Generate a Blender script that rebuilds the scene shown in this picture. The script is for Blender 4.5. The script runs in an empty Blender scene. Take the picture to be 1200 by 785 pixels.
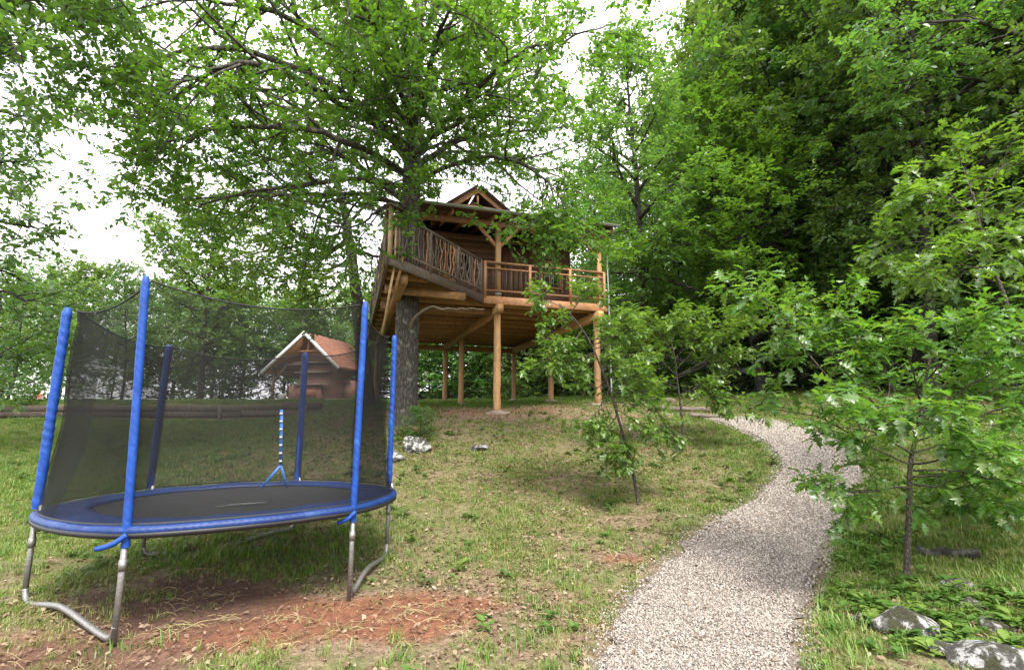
import bpy, math
import numpy as np
from mathutils import Vector

# ------------------------------------------------------------------ camera, sky, sun, exposure
scene = bpy.context.scene
EYE = 1.5
PITCH = math.radians(9.27)
FPX = 600.0                                   # focal length in photo pixels (photo is 1200 x 785)
cam_d = bpy.data.cameras.new('camera'); cam_d.sensor_width = 36; cam_d.lens = 18
cam_d.clip_start = 0.05; cam_d.clip_end = 3000
cam = bpy.data.objects.new('camera', cam_d); scene.collection.objects.link(cam)
cam.location = (0, 0, EYE); cam.rotation_euler = (math.pi / 2 + PITCH, 0, 0)
scene.camera = cam

TO_SUN = Vector((0.22, -0.62, 1.0)).normalized()
SUN_EL = math.asin(TO_SUN.z); SUN_AZ = math.atan2(TO_SUN.x, TO_SUN.y)
w = bpy.data.worlds.new('World'); scene.world = w; w.use_nodes = True
nt = w.node_tree; nt.nodes.clear()
n_out = nt.nodes.new('ShaderNodeOutputWorld'); n_bg = nt.nodes.new('ShaderNodeBackground')
n_sky = nt.nodes.new('ShaderNodeTexSky'); n_sky.sky_type = 'NISHITA'; n_sky.sun_disc = False
n_sky.sun_elevation = SUN_EL; n_sky.sun_rotation = SUN_AZ; n_sky.air_density = 1.0; n_sky.dust_density = 2.0
n_tc = nt.nodes.new('ShaderNodeTexCoord')
n_map = nt.nodes.new('ShaderNodeMapping'); n_map.inputs['Scale'].default_value = (1, 1, 2.2)
n_no = nt.nodes.new('ShaderNodeTexNoise'); n_no.inputs['Scale'].default_value = 2.1
n_no.inputs['Detail'].default_value = 7; n_no.inputs['Roughness'].default_value = 0.55
n_rp = nt.nodes.new('ShaderNodeValToRGB')
n_rp.color_ramp.elements[0].position = 0.33; n_rp.color_ramp.elements[0].color = (0.45, 0.45, 0.45, 1)
n_rp.color_ramp.elements[1].position = 0.56; n_rp.color_ramp.elements[1].color = (1, 1, 1, 1)
n_mx = nt.nodes.new('ShaderNodeMix'); n_mx.data_type = 'RGBA'
n_mx.inputs['B'].default_value = (10.2, 9.9, 10.3, 1)          # thin bright overcast
nt.links.new(n_tc.outputs['Generated'], n_map.inputs['Vector']); nt.links.new(n_map.outputs[0], n_no.inputs['Vector'])
nt.links.new(n_no.outputs['Fac'], n_rp.inputs[0]); nt.links.new(n_rp.outputs[0], n_mx.inputs['Factor'])
nt.links.new(n_sky.outputs[0], n_mx.inputs['A']); nt.links.new(n_mx.outputs['Result'], n_bg.inputs['Color'])
n_bg.inputs['Strength'].default_value = 0.14
nt.links.new(n_bg.outputs[0], n_out.inputs['Surface'])

sd = bpy.data.lights.new('sun', 'SUN'); sd.energy = 3.2; sd.angle = math.radians(22); sd.color = (1.0, 0.95, 0.86)
sun = bpy.data.objects.new('sun', sd); scene.collection.objects.link(sun)
sun.rotation_euler = (-TO_SUN).to_track_quat('-Z', 'Y').to_euler(); sun.location = (10, -6, 25)
scene.view_settings.view_transform = 'Standard'; scene.view_settings.look = 'None'
scene.view_settings.gamma = 1; scene.view_settings.use_curve_mapping = False
scene.view_settings.exposure = 1.38
scene.cycles.max_bounces = 8; scene.cycles.transparent_max_bounces = 16

# ------------------------------------------------------------------ pixel <-> place
cP, sP = math.cos(PITCH), math.sin(PITCH)
def ray(u, v):
    x = (u - 600) / FPX; y = -(v - 392.5) / FPX
    return np.array([x, cP - sP * y, sP + cP * y])
def PD(u, v, d):                               # the point seen at pixel (u, v) that lies d metres ahead
    r = ray(u, v); return r * d / r[1] + np.array([0, 0, EYE])
def sstep(a, b, x):
    t = np.clip((x - a) / (b - a), 0, 1); return t * t * (3 - 2 * t)

# ------------------------------------------------------------------ lay of the land
HY = [-40, 0, 4.8, 6, 8, 10, 13, 16, 22, 30, 60, 400]
HC = [0, 0, 0, 0.10, 0.50, 0.98, 1.64, 1.86, 2.25, 2.65, 4.0, 12.0]
HL = [0, 0, 0, 0.08, 0.38, 0.72, 1.22, 1.62, 1.9, 2.4, 3.4, 9.0]
def vnoise(x, y, s, seed=0):
    x = np.asarray(x, float) * s + seed * 17.3; y = np.asarray(y, float) * s - seed * 9.1
    xi = np.floor(x); yi = np.floor(y); fx = x - xi; fy = y - yi
    fx = fx * fx * (3 - 2 * fx); fy = fy * fy * (3 - 2 * fy)
    def h(a, b):
        q = np.sin(a * 127.1 + b * 311.7 + seed * 3.7) * 43758.5453; return q - np.floor(q)
    return (h(xi, yi) * (1 - fx) + h(xi + 1, yi) * fx) * (1 - fy) + (h(xi, yi + 1) * (1 - fx) + h(xi + 1, yi + 1) * fx) * fy
WALL_Y = 15.2
def gz(x, y, fine=True):
    x = np.asarray(x, float); y = np.asarray(y, float)
    zc = np.interp(y, HY, HC); zl = np.interp(y, HY, HL)
    k = sstep(-8.0, -2.5, x)
    z = zl * (1 - k) + zc * k
    terr = sstep(WALL_Y + 0.05, WALL_Y + 0.25, y) * (1 - sstep(-6.6, -4.6, x)) * 0.36
    z = z + terr * (1 - 0.5 * sstep(17, 30, y))
    z = z + 0.045 * np.clip(x, 0, 14) * sstep(9, 14, y)
    z = z + (0.30 * sstep(2.9, 5.2, x) + 0.05 * np.clip(x - 5, 0, 10)) * (1 - sstep(8, 12, y))
    z = z + .30 * np.clip(y - 29, 0, 60) * sstep(-9, 0, x) + .18 * np.clip(x - 17, 0, 60) * sstep(-9, 0, x)
    if fine:
        z = z + (vnoise(x, y, 0.9, 1) - .5) * 0.10 + (vnoise(x, y, 3.1, 2) - .5) * 0.035
    return z
def G(u, v):                                   # ground seen at a pixel
    r = ray(u, v); t = 1.0
    while t < 200:
        p = r * t
        if p[2] + EYE <= gz(p[0], p[1]): break
        t += 0.02
    return np.array([p[0], p[1], float(gz(p[0], p[1]))])

# ------------------------------------------------------------------ mesh helpers
rng = np.random.default_rng(7)
COL = scene.collection
def nrm(a):
    a = np.asarray(a, float); return a / np.maximum(np.linalg.norm(a, axis=-1, keepdims=True), 1e-9)
def mesh_np(name, V, groups, mats=(), attrs=None, smooth=False):
    """groups: list of (n,k) index arrays"""
    me = bpy.data.meshes.new(name); V = np.asarray(V, np.float32)
    me.vertices.add(len(V)); me.vertices.foreach_set('co', V.ravel())
    idx = np.concatenate([np.asarray(g, np.int32).ravel() for g in groups])
    tot = np.concatenate([np.full(len(g), np.asarray(g).shape[1], np.int32) for g in groups])
    st = np.concatenate([[0], np.cumsum(tot)[:-1]]).astype(np.int32)
    me.loops.add(len(idx)); me.loops.foreach_set('vertex_index', idx)
    me.polygons.add(len(tot)); me.polygons.foreach_set('loop_start', st)
    if smooth: me.polygons.foreach_set('use_smooth', np.ones(len(tot), bool))
    for m in (mats if isinstance(mats, (list, tuple)) else [mats]): me.materials.append(m)
    me.update(calc_edges=True)
    if attrs:
        for k, a in attrs.items():
            at = me.attributes.new(k, 'FLOAT', 'POINT'); at.data.foreach_set('value', np.asarray(a, np.float32))
    return me
def link(name, me, parent=None):
    o = bpy.data.objects.new(name, me); COL.objects.link(o)
    if parent is not None: o.parent = parent
    return o
def tag(o, label=None, cat=None, group=None, kind=None):
    if label: o['label'] = label
    if cat: o['category'] = cat
    if group: o['group'] = group
    if kind: o['kind'] = kind
    return o
def thing(name, loc, label, cat, group=None):
    o = bpy.data.objects.new(name, None); COL.objects.link(o); o.empty_display_size = 0.2
    o.location = Vector([float(q) for q in loc]); return tag(o, label, cat, group)

class MB:
    def __init__(s): s.V = []; s.F = {}; s.n = 0
    def add(s, V, F):
        V = np.asarray(V, float)
        for f in F:
            f = np.atleast_2d(np.asarray(f, int)); s.F.setdefault(f.shape[1], []).append(f + s.n)
        s.V.append(V); s.n += len(V); return s
    def box(s, c, size, X=(1, 0, 0), Yv=(0, 1, 0), bev=0.0):
        X = nrm(X); Yv = nrm(Yv); Z = np.cross(X, Yv)
        hx, hy, hz = [q / 2 for q in size]
        if bev <= 0:
            q = np.array([[-1, -1, -1], [1, -1, -1], [1, 1, -1], [-1, 1, -1], [-1, -1, 1], [1, -1, 1], [1, 1, 1], [-1, 1, 1]], float) * [hx, hy, hz]
            F = [[[0, 3, 2, 1], [4, 5, 6, 7], [0, 1, 5, 4], [1, 2, 6, 5], [2, 3, 7, 6], [3, 0, 4, 7]]]
        else:                                    # chamfered along its length (X)
            b = min(bev, hy * .8, hz * .8)
            prof = np.array([[-hy + b, -hz], [hy - b, -hz], [hy, -hz + b], [hy, hz - b], [hy - b, hz], [-hy + b, hz], [-hy, hz - b], [-hy, -hz + b]])
            q = np.concatenate([np.c_[np.full(8, -hx), prof], np.c_[np.full(8, hx), prof]])
            F = [[[i, (i + 1) % 8, 8 + (i + 1) % 8, 8 + i] for i in range(8)], [list(range(8))[::-1], list(range(8, 16))]]
        return s.add(np.asarray(c) + q @ np.array([X, Yv, Z]), F)
    def beam(s, p0, p1, wd, h, up=(0, 0, 1), bev=0.012):
        p0 = np.asarray(p0, float); p1 = np.asarray(p1, float); X = nrm(p1 - p0)
        Yv = np.cross(up, X)
        if np.linalg.norm(Yv) < 1e-4: Yv = np.cross((1, 0, 0), X)
        return s.box((p0 + p1) / 2, (np.linalg.norm(p1 - p0), wd, h), X, nrm(Yv), bev)
    def tube(s, P, R, k=8, cap=True, jit=0.0, rg=None):
        V, F = tube_geo(P, R, k, cap, jit, rg); return s.add(V, F)
    def me(s, name, mats, smooth=False, attrs=None):
        return mesh_np(name, np.concatenate(s.V), [np.concatenate(v) for v in s.F.values()], mats, attrs, smooth)
    def build(s, name, mats, parent=None, smooth=False):
        return link(name, s.me(name, mats, smooth), parent)
def tube_geo(P, R, k=8, cap=True, jit=0.0, rg=None):
    P = np.asarray(P, float); n = len(P); R = np.broadcast_to(np.asarray(R, float), (n,))
    T = np.gradient(P, axis=0); T = nrm(T)
    ref = np.array([0, 0, 1.0]) if abs(T[0][2]) < .9 else np.array([1.0, 0, 0])
    U = nrm(np.cross(T[0], ref)); V = []
    a = np.arange(k) / k * 2 * math.pi
    for i in range(n):
        U = nrm(U - T[i] * (U @ T[i])); W = np.cross(T[i], U)
        rr = R[i] * (1 + (jit * (rg.random(k) - .5) if jit else 0))
        V.append(P[i] + (np.cos(a)[:, None] * U + np.sin(a)[:, None] * W) * (rr[:, None] if jit else rr))
    q = []
    for i in range(n - 1):
        for j in range(k): q.append([i * k + j, i * k + (j + 1) % k, (i + 1) * k + (j + 1) % k, (i + 1) * k + j])
    F = [np.array(q)]
    if cap:
        F.append(np.array([list(range(k))[::-1], list(range((n - 1) * k, n * k))]))
    return np.concatenate(V), F
def spline(pts, n=24, closed=False):
    P = np.asarray(pts, float); m = len(P); out = []
    segs = m if closed else m - 1; per = max(2, n // segs)
    for i in range(segs):
        if closed: a, b, c, d = P[(i - 1) % m], P[i], P[(i + 1) % m], P[(i + 2) % m]
        else: a, b, c, d = P[max(i - 1, 0)], P[i], P[i + 1], P[min(i + 2, m - 1)]
        for t in np.arange(per) / per:
            out.append(.5 * (2 * b + (c - a) * t + (2 * a - 5 * b + 4 * c - d) * t * t + (3 * b - a - 3 * c + d) * t ** 3))
    if not closed: out.append(P[-1])
    return np.array(out)

# ------------------------------------------------------------------ materials
def new_mat(name):
    m = bpy.data.materials.new(name); m.use_nodes = True; t = m.node_tree; t.nodes.clear()
    o = t.nodes.new('ShaderNodeOutputMaterial'); b = t.nodes.new('ShaderNodeBsdfPrincipled')
    t.links.new(b.outputs[0], o.inputs['Surface']); b.inputs['Roughness'].default_value = .8
    return m, t, b, o
def nd(t, typ, **kw):
    n = t.nodes.new(typ)
    for k, v in kw.items():
        if hasattr(n, k): setattr(n, k, v)
        else: n.inputs[k.replace('_', ' ')].default_value = v
    return n
def ramp(t, src, stops):
    r = t.nodes.new('ShaderNodeValToRGB'); e = r.color_ramp.elements
    while len(e) < len(stops): e.new(.5)
    for q, (p, c) in zip(e, stops): q.position = p; q.color = (*c, 1) if len(c) == 3 else c
    t.links.new(src, r.inputs[0]); return r.outputs[0]
def noise(t, scale, detail=4, rough=.55, vec=None, dist=0.0):
    n = nd(t, 'ShaderNodeTexNoise', Scale=scale, Detail=detail, Roughness=rough, Distortion=dist)
    if vec is not None: t.links.new(vec, n.inputs['Vector'])
    return n.outputs['Fac']
def coords(t, scale=(1, 1, 1), kind='Object', rot=(0, 0, 0)):
    tc = t.nodes.new('ShaderNodeTexCoord'); mp = t.nodes.new('ShaderNodeMapping')
    mp.inputs['Scale'].default_value = scale; mp.inputs['Rotation'].default_value = rot
    t.links.new(tc.outputs[kind], mp.inputs['Vector']); return mp.outputs[0]
def mixc(t, fac, a, b, blend='MIX'):
    m = t.nodes.new('ShaderNodeMix'); m.data_type = 'RGBA'; m.blend_type = blend
    for k, v in (('Factor', fac), ('A', a), ('B', b)):
        if hasattr(v, 'links') or hasattr(v, 'is_linked'): t.links.new(v, m.inputs[k])
        elif isinstance(v, (int, float)): m.inputs[k].default_value = v
        else: m.inputs[k].default_value = (*v, 1)
    return m.outputs['Result']
def mth(t, op, a, b=0.0, clamp=False):
    m = t.nodes.new('ShaderNodeMath'); m.operation = op; m.use_clamp = clamp
    for i, v in enumerate((a, b)):
        if hasattr(v, 'is_linked'): t.links.new(v, m.inputs[i])
        else: m.inputs[i].default_value = v
    return m.outputs[0]
def bump(t, b, h, strength=.4, dist=.02):
    n = nd(t, 'ShaderNodeBump', Strength=strength, Distance=dist); t.links.new(h, n.inputs['Height'])
    t.links.new(n.outputs[0], b.inputs['Normal'])
def attr(t, name):
    a = t.nodes.new('ShaderNodeAttribute'); a.attribute_name = name; return a.outputs['Fac']
def objrand(t): return t.nodes.new('ShaderNodeObjectInfo').outputs['Random']

def leaf_mat(name, stops, rough=.45, trans=.45, tint=(1.45, 1.5, .5), var=.3, use_attr=True, spec=.35):
    m, t, b, o = new_mat(name)
    r = attr(t, 'rnd') if use_attr else objrand(t)
    col = ramp(t, r, stops)
    oi = objrand(t)
    if use_attr:                                # each tree is a little greener or yellower than the next
        hs = nd(t, 'ShaderNodeHueSaturation'); t.links.new(col, hs.inputs['Color'])
        t.links.new(mth(t, 'ADD', mth(t, 'MULTIPLY', oi, .028), .49), hs.inputs['Hue'])
        t.links.new(mth(t, 'ADD', mth(t, 'MULTIPLY', oi, var), 1 - var * .15), hs.inputs['Value'])
        col = hs.outputs[0]
    t.links.new(col, b.inputs['Base Color']); b.inputs['Roughness'].default_value = rough
    b.inputs['Specular IOR Level'].default_value = spec
    tr = t.nodes.new('ShaderNodeBsdfTranslucent'); t.links.new(mixc(t, 1.0, col, tint, 'MULTIPLY'), tr.inputs['Color'])
    ms = nd(t, 'ShaderNodeMixShader', Fac=trans)
    t.links.new(b.outputs[0], ms.inputs[1]); t.links.new(tr.outputs[0], ms.inputs[2]); t.links.new(ms.outputs[0], o.inputs['Surface'])
    return m
def bark_mat(name, dark, light, lichen=None, sc=(9, 9, 2.2)):
    m, t, b, o = new_mat(name); v = coords(t, sc)
    n1 = noise(t, 3.0, 6, .65, v, .6)
    vo = nd(t, 'ShaderNodeTexVoronoi', Scale=2.2); vo.feature = 'DISTANCE_TO_EDGE'; t.links.new(v, vo.inputs['Vector'])
    col = ramp(t, n1, [(.32, dark), (.68, light)])
    crack = ramp(t, vo.outputs[0], [(0.0, (.35, .35, .35)), (.25, (1, 1, 1))])
    col = mixc(t, 1.0, col, crack, 'MULTIPLY')
    if lichen is not None:
        n2 = noise(t, 5.5, 5, .6, coords(t, (1, 1, 1)))
        col = mixc(t, ramp(t, n2, [(.56, (0, 0, 0)), (.66, (.8, .8, .8))]), col, lichen)
    t.links.new(col, b.inputs['Base Color']); b.inputs['Roughness'].default_value = .92
    bump(t, b, mth(t, 'ADD', mth(t, 'MULTIPLY', vo.outputs[0], 1.4), n1), .9, .03)
    return m
def wood_mat(name, dark, mid, light, scale=1.0, rough=.62, grey=0.0, along='z'):
    m, t, b, o = new_mat(name)
    sc = {'z': (14, 14, 1.3), 'x': (1.3, 14, 14), 'y': (14, 1.3, 14), 'n': (6, 6, 6)}[along]
    v = coords(t, tuple(q * scale for q in sc), 'Object')
    n1 = noise(t, 2.2, 6, .6, v, .8); n2 = noise(t, 1.1, 3, .5, coords(t, (1, 1, 1)))
    col = ramp(t, n1, [(.3, dark), (.5, mid), (.72, light)])
    col = mixc(t, ramp(t, n2, [(.35, (.55,) * 3), (.65, (0, 0, 0))]), col, tuple(.55 * q for q in mid))
    n3 = noise(t, 7, 6, .7, coords(t, (1, 1, .5)), 1.0)          # grey weathering and water stains
    col = mixc(t, ramp(t, n3, [(.52, (0, 0, 0)), (.72, (.6, .6, .6))]), col, (.30 * mid[0] + .03, .36 * mid[1] + .03, .6 * mid[2] + .03))
    oi = objrand(t); hs = nd(t, 'ShaderNodeHueSaturation'); t.links.new(col, hs.inputs['Color'])
    t.links.new(mth(t, 'ADD', mth(t, 'MULTIPLY', oi, .45), .75), hs.inputs['Value'])
    hs.inputs['Saturation'].default_value = 1 - grey
    t.links.new(hs.outputs[0], b.inputs['Base Color']); b.inputs['Roughness'].default_value = rough
    bump(t, b, n1, .35, .01); return m
def plain_mat(name, col, rough=.6, metal=0.0, nscale=30, var=.35, bmp=.1):
    m, t, b, o = new_mat(name); n1 = noise(t, nscale, 5, .6, coords(t))
    t.links.new(ramp(t, n1, [(.3, tuple(q * (1 - var) for q in col)), (.7, tuple(min(1, q * (1 + var)) for q in col))]), b.inputs['Base Color'])
    b.inputs['Roughness'].default_value = rough; b.inputs['Metallic'].default_value = metal
    if bmp: bump(t, b, n1, bmp, .01)
    return m

M = {}
M['oak_leaf'] = leaf_mat('oak_leaf', [(0, (.048, .104, .020)), (.5, (.085, .158, .030)), (1, (.140, .222, .045))], rough=.4, spec=.5, trans=.5)
M['wood_leaf'] = leaf_mat('wood_leaf', [(0, (.052, .112, .034)), (.5, (.084, .158, .048)), (1, (.130, .210, .066))], rough=.36, spec=.6, var=.4)
M['pale_leaf'] = leaf_mat('pale_leaf', [(0, (.066, .125, .036)), (.5, (.100, .172, .052)), (1, (.150, .225, .075))], rough=.36, spec=.6)
M['spray_leaf'] = leaf_mat('spray_leaf', [(0, (.050, .112, .024)), (.5, (.086, .166, .036)), (1, (.145, .230, .055))], trans=.45)
M['sap_leaf'] = leaf_mat('sap_leaf', [(0, (.060, .128, .024)), (.5, (.098, .182, .036)), (1, (.155, .245, .052))], rough=.30, trans=.45, spec=.8, var=.15)
M['sap_leaf_one'] = leaf_mat('sap_leaf_one', [(0, (.060, .128, .024)), (.5, (.098, .182, .036)), (1, (.155, .245, .052))], rough=.30, trans=.45, spec=.8, use_attr=False)
M['grass'] = leaf_mat('grass', [(0, (.095, .155, .028)), (.45, (.145, .205, .045)), (.78, (.21, .235, .07)), (1, (.33, .28, .14))], trans=.3, use_attr=False)
M['lush'] = leaf_mat('lush', [(0, (.07, .145, .024)), (.6, (.125, .215, .036)), (1, (.20, .255, .06))], trans=.3, use_attr=False)
M['weed'] = leaf_mat('weed', [(0, (.05, .115, .02)), (.6, (.085, .165, .03)), (1, (.14, .21, .04))], trans=.3, use_attr=False)
M['litter'] = leaf_mat('litter', [(0, (.09, .05, .028)), (.4, (.15, .095, .06)), (.8, (.22, .155, .105)), (1, (.29, .22, .155))], trans=.1, tint=(1, .9, .7), use_attr=False, rough=.8)
M['straw'] = leaf_mat('straw', [(0, (.12, .08, .045)), (.5, (.28, .22, .11)), (1, (.36, .32, .15))], trans=.1, use_attr=False, rough=.7)
M['bark'] = bark_mat('bark', (.036, .030, .025), (.125, .108, .09), (.18, .185, .145))
M['bark_dark'] = bark_mat('bark_dark', (.02, .017, .014), (.07, .06, .05), (.10, .11, .08))
M['bark_thin'] = bark_mat('bark_thin', (.06, .05, .035), (.17, .14, .10), None, (25, 25, 8))
M['deadwood'] = bark_mat('deadwood', (.16, .12, .08), (.38, .31, .22), None, (12, 12, 12))
M['post'] = wood_mat('post_wood', (.26, .135, .05), (.40, .225, .09), (.52, .32, .145))
M['deck'] = wood_mat('deck_wood', (.20, .10, .035), (.33, .175, .06), (.44, .25, .10), along='n')
M['trim'] = wood_mat('trim_wood', (.22, .10, .045), (.34, .168, .075), (.44, .24, .12), along='n')
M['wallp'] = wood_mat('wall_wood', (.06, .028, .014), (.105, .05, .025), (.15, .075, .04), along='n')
M['weathered'] = wood_mat('weathered_wood', (.06, .042, .03), (.13, .09, .062), (.22, .16, .115), grey=.1, along='n')
M['sleeper'] = wood_mat('sleeper_wood', (.05, .04, .03), (.11, .085, .065), (.19, .155, .12), along='n', rough=.9)
M['fresh'] = wood_mat('fresh_wood', (.42, .27, .13), (.58, .40, .22), (.68, .50, .30), along='n')
M['metal'] = plain_mat('galvanised', (.24, .235, .225), .5, .7, 60, .3, .05)
M['gutter'] = plain_mat('gutter_metal', (.26, .29, .27), .45, .3, 20, .15, .02)
M['whitepaint'] = plain_mat('white_trim', (.62, .62, .62), .6, 0, 8, .15, .05)
M['rope'] = plain_mat('black_cord', (.012, .012, .013), .8, 0, 40, .2, 0)
M['mat'] = plain_mat('black_mat', (.014, .014, .016), .75, 0, 90, .3, .05)
M['skirt'] = plain_mat('black_skirt', (.012, .012, .014), .55, 0, 40, .2, .1)
M['zip'] = plain_mat('zip_tape', (.03, .16, .50), .5, 0, 20, .2, .05)
M['white'] = plain_mat('white_plastic', (.72, .72, .70), .5, 0, 20, .08, .02)
M['dark'] = plain_mat('dark_gap', (.012, .010, .009), .9, 0, 10, .2, 0)
M['pink'] = leaf_mat('pink_petals', [(0, (.55, .10, .14)), (1, (.75, .25, .28))], use_attr=True)
def blue_fabric(name, col, rough=.55):
    m, t, b, o = new_mat(name)
    v = coords(t, (1, 1, 1)); n1 = noise(t, 7, 5, .6, v, .5)
    wv = nd(t, 'ShaderNodeTexWave', Scale=9, Distortion=3.0, Detail=3); wv.bands_direction = 'DIAGONAL'; t.links.new(v, wv.inputs['Vector'])
    t.links.new(ramp(t, n1, [(.3, tuple(q * .7 for q in col)), (.58, col), (.74, (col[0] * 2.4 + .01, col[1] * 1.7 + .01, col[2] * 1.25))]), b.inputs['Base Color'])
    b.inputs['Roughness'].default_value = rough; b.inputs['Specular IOR Level'].default_value = .35
    bump(t, b, mth(t, 'ADD', n1, mth(t, 'MULTIPLY', wv.outputs['Fac'], .15)), .4, .02); return m
M['blue'] = blue_fabric('blue_sleeve', (.007, .052, .27))
M['pad'] = blue_fabric('blue_pad', (.006, .028, .125), .5)
def net_mat():
    m, t, b, o = new_mat('black_net'); b.inputs['Base Color'].default_value = (.013, .013, .013, 1)
    b.inputs['Roughness'].default_value = .8; b.inputs['Specular IOR Level'].default_value = .08
    n1 = mth(t, 'ADD', mth(t, 'MULTIPLY', noise(t, 3, 4, .6, coords(t, (1, 1, 6))), .6), mth(t, 'MULTIPLY', noise(t, 4, 5, .7, coords(t, (1.2, 1.2, 14))), .6))
    tr = t.nodes.new('ShaderNodeBsdfTransparent'); ms = t.nodes.new('ShaderNodeMixShader')
    t.links.new(mth(t, 'ADD', mth(t, 'MULTIPLY', n1, .26), .32), ms.inputs['Fac'])
    t.links.new(tr.outputs[0], ms.inputs[1]); t.links.new(b.outputs[0], ms.inputs[2]); t.links.new(ms.outputs[0], o.inputs['Surface']); return m
M['net'] = net_mat()
def rock_mat(name, moss=.5):
    m, t, b, o = new_mat(name); v = coords(t)
    n1 = noise(t, 11, 8, .7, v, .5); n2 = noise(t, 6.5, 7, .7, v, 1.2); n3 = noise(t, 40, 5, .7, v)
    col = ramp(t, n1, [(.35, (.035, .034, .030)), (.49, (.085, .08, .07)), (.53, (.38, .375, .36)), (.75, (.52, .52, .51))])
    col = mixc(t, ramp(t, n2, [(moss - .03, (1, 1, 1)), (moss + .03, (0, 0, 0))]), col, (.040, .042, .014))
    col = mixc(t, 1.0, col, ramp(t, n3, [(.3, (.45, .45, .45)), (.6, (1, 1, 1))]), 'MULTIPLY')
    t.links.new(col, b.inputs['Base Color']); b.inputs['Roughness'].default_value = .95; bump(t, b, mth(t, 'ADD', n1, n3), 1.0, .03); return m
M['rock'] = rock_mat('lichen_rock', .50); M['rock_pale'] = rock_mat('pale_rock', .43)
M['concrete'] = plain_mat('concrete', (.20, .165, .125), .9, 0, 14, .35, .4)
def brick_mat():
    m, t, b, o = new_mat('hut_brick'); v = coords(t, (1, 1, 1), rot=(math.pi / 2, 0, 0))
    br = nd(t, 'ShaderNodeTexBrick', Scale=1.0); br.inputs['Brick Width'].default_value = .26; br.inputs['Row Height'].default_value = .08
    br.inputs['Mortar Size'].default_value = .008
    br.inputs['Color1'].default_value = (.22, .085, .06, 1); br.inputs['Color2'].default_value = (.16, .066, .048, 1); br.inputs['Mortar'].default_value = (.30, .23, .19, 1)
    t.links.new(v, br.inputs['Vector']); n1 = noise(t, 2.5, 4, .6, coords(t))
    t.links.new(mixc(t, ramp(t, n1, [(.4, (0, 0, 0)), (.7, (.5, .5, .5))]), br.outputs[0], (.27, .15, .115)), b.inputs['Base Color'])
    bump(t, b, br.outputs['Fac'], -.4, .01); return m
M['brick'] = brick_mat()
M['rooftile'] = plain_mat('roof_tile', (.25, .098, .056), .75, 0, 5, .35, .2)
M['soffit'] = wood_mat('soffit_wood', (.32, .13, .05), (.44, .20, .08), (.55, .28, .12), along='n')
def ground_mat():
    m, t, b, o = new_mat('ground_soil_and_turf'); v = coords(t, (1, 1, 1))
    nA = noise(t, 1.1, 6, .62, v, .4); nB = noise(t, 16, 6, .7, v); nC = noise(t, 55, 4, .7, v)
    soil = ramp(t, nB, [(.3, (.10, .062, .036)), (.5, (.19, .130, .080)), (.72, (.33, .25, .17))])
    green = ramp(t, nB, [(.3, (.070, .085, .02)), (.6, (.135, .15, .04)), (.8, (.22, .205, .08))])
    red = ramp(t, nB, [(.3, (.085, .032, .016)), (.55, (.21, .080, .036)), (.75, (.31, .15, .085))])
    nD = noise(t, 4.5, 5, .65, v, .3)
    g = mth(t, 'ADD', attr(t, 'green'), mth(t, 'ADD', mth(t, 'MULTIPLY', mth(t, 'SUBTRACT', nA, .5), 1.8), mth(t, 'MULTIPLY', mth(t, 'SUBTRACT', nD, .5), 2.2)), True)
    col = mixc(t, g, soil, green)
    r = mth(t, 'ADD', mth(t, 'MULTIPLY', attr(t, 'red'), 1.7), mth(t, 'SUBTRACT', mth(t, 'ADD', mth(t, 'MULTIPLY', nA, 1.2), mth(t, 'MULTIPLY', nD, 1.2)), 1.65), True)
    col = mixc(t, r, col, red)
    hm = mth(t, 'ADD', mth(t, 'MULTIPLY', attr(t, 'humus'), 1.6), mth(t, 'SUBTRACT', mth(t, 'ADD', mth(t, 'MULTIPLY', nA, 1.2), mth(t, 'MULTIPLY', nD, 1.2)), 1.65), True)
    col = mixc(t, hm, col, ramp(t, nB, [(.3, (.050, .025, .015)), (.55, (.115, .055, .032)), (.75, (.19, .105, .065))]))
    fl = ramp(t, nC, [(.30, (.55, .55, .55)), (.55, (1, 1, 1))])
    col = mixc(t, 1.0, col, fl, 'MULTIPLY')
    t.links.new(col, b.inputs['Base Color']); b.inputs['Roughness'].default_value = .95
    bump(t, b, mth(t, 'ADD', nB, mth(t, 'MULTIPLY', nC, .5)), .9, .04); return m
M['ground'] = ground_mat()
def gravel_mat(inst):
    m, t, b, o = new_mat('gravel_stone' if inst else 'gravel_bed')
    if inst: f = objrand(t)
    else:
        vo = nd(t, 'ShaderNodeTexVoronoi', Scale=55); t.links.new(coords(t), vo.inputs['Vector']); f = mth(t, 'FRACT', mth(t, 'MULTIPLY', vo.outputs['Distance'], 3.7))
    col = ramp(t, f, [(0, (.160, .138, .117)), (.35, (.230, .200, .172)), (.7, (.290, .255, .222)), (.95, (.355, .32, .285)), (1, (.26, .18, .13))])
    if not inst: col = mixc(t, 1.0, col, (.62, .6, .58), 'MULTIPLY')
    t.links.new(col, b.inputs['Base Color']); b.inputs['Roughness'].default_value = .85
    if not inst: bump(t, b, vo.outputs['Distance'], .8, .02)
    return m
M['gravel'] = gravel_mat(False); M['stone'] = gravel_mat(True)

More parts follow.
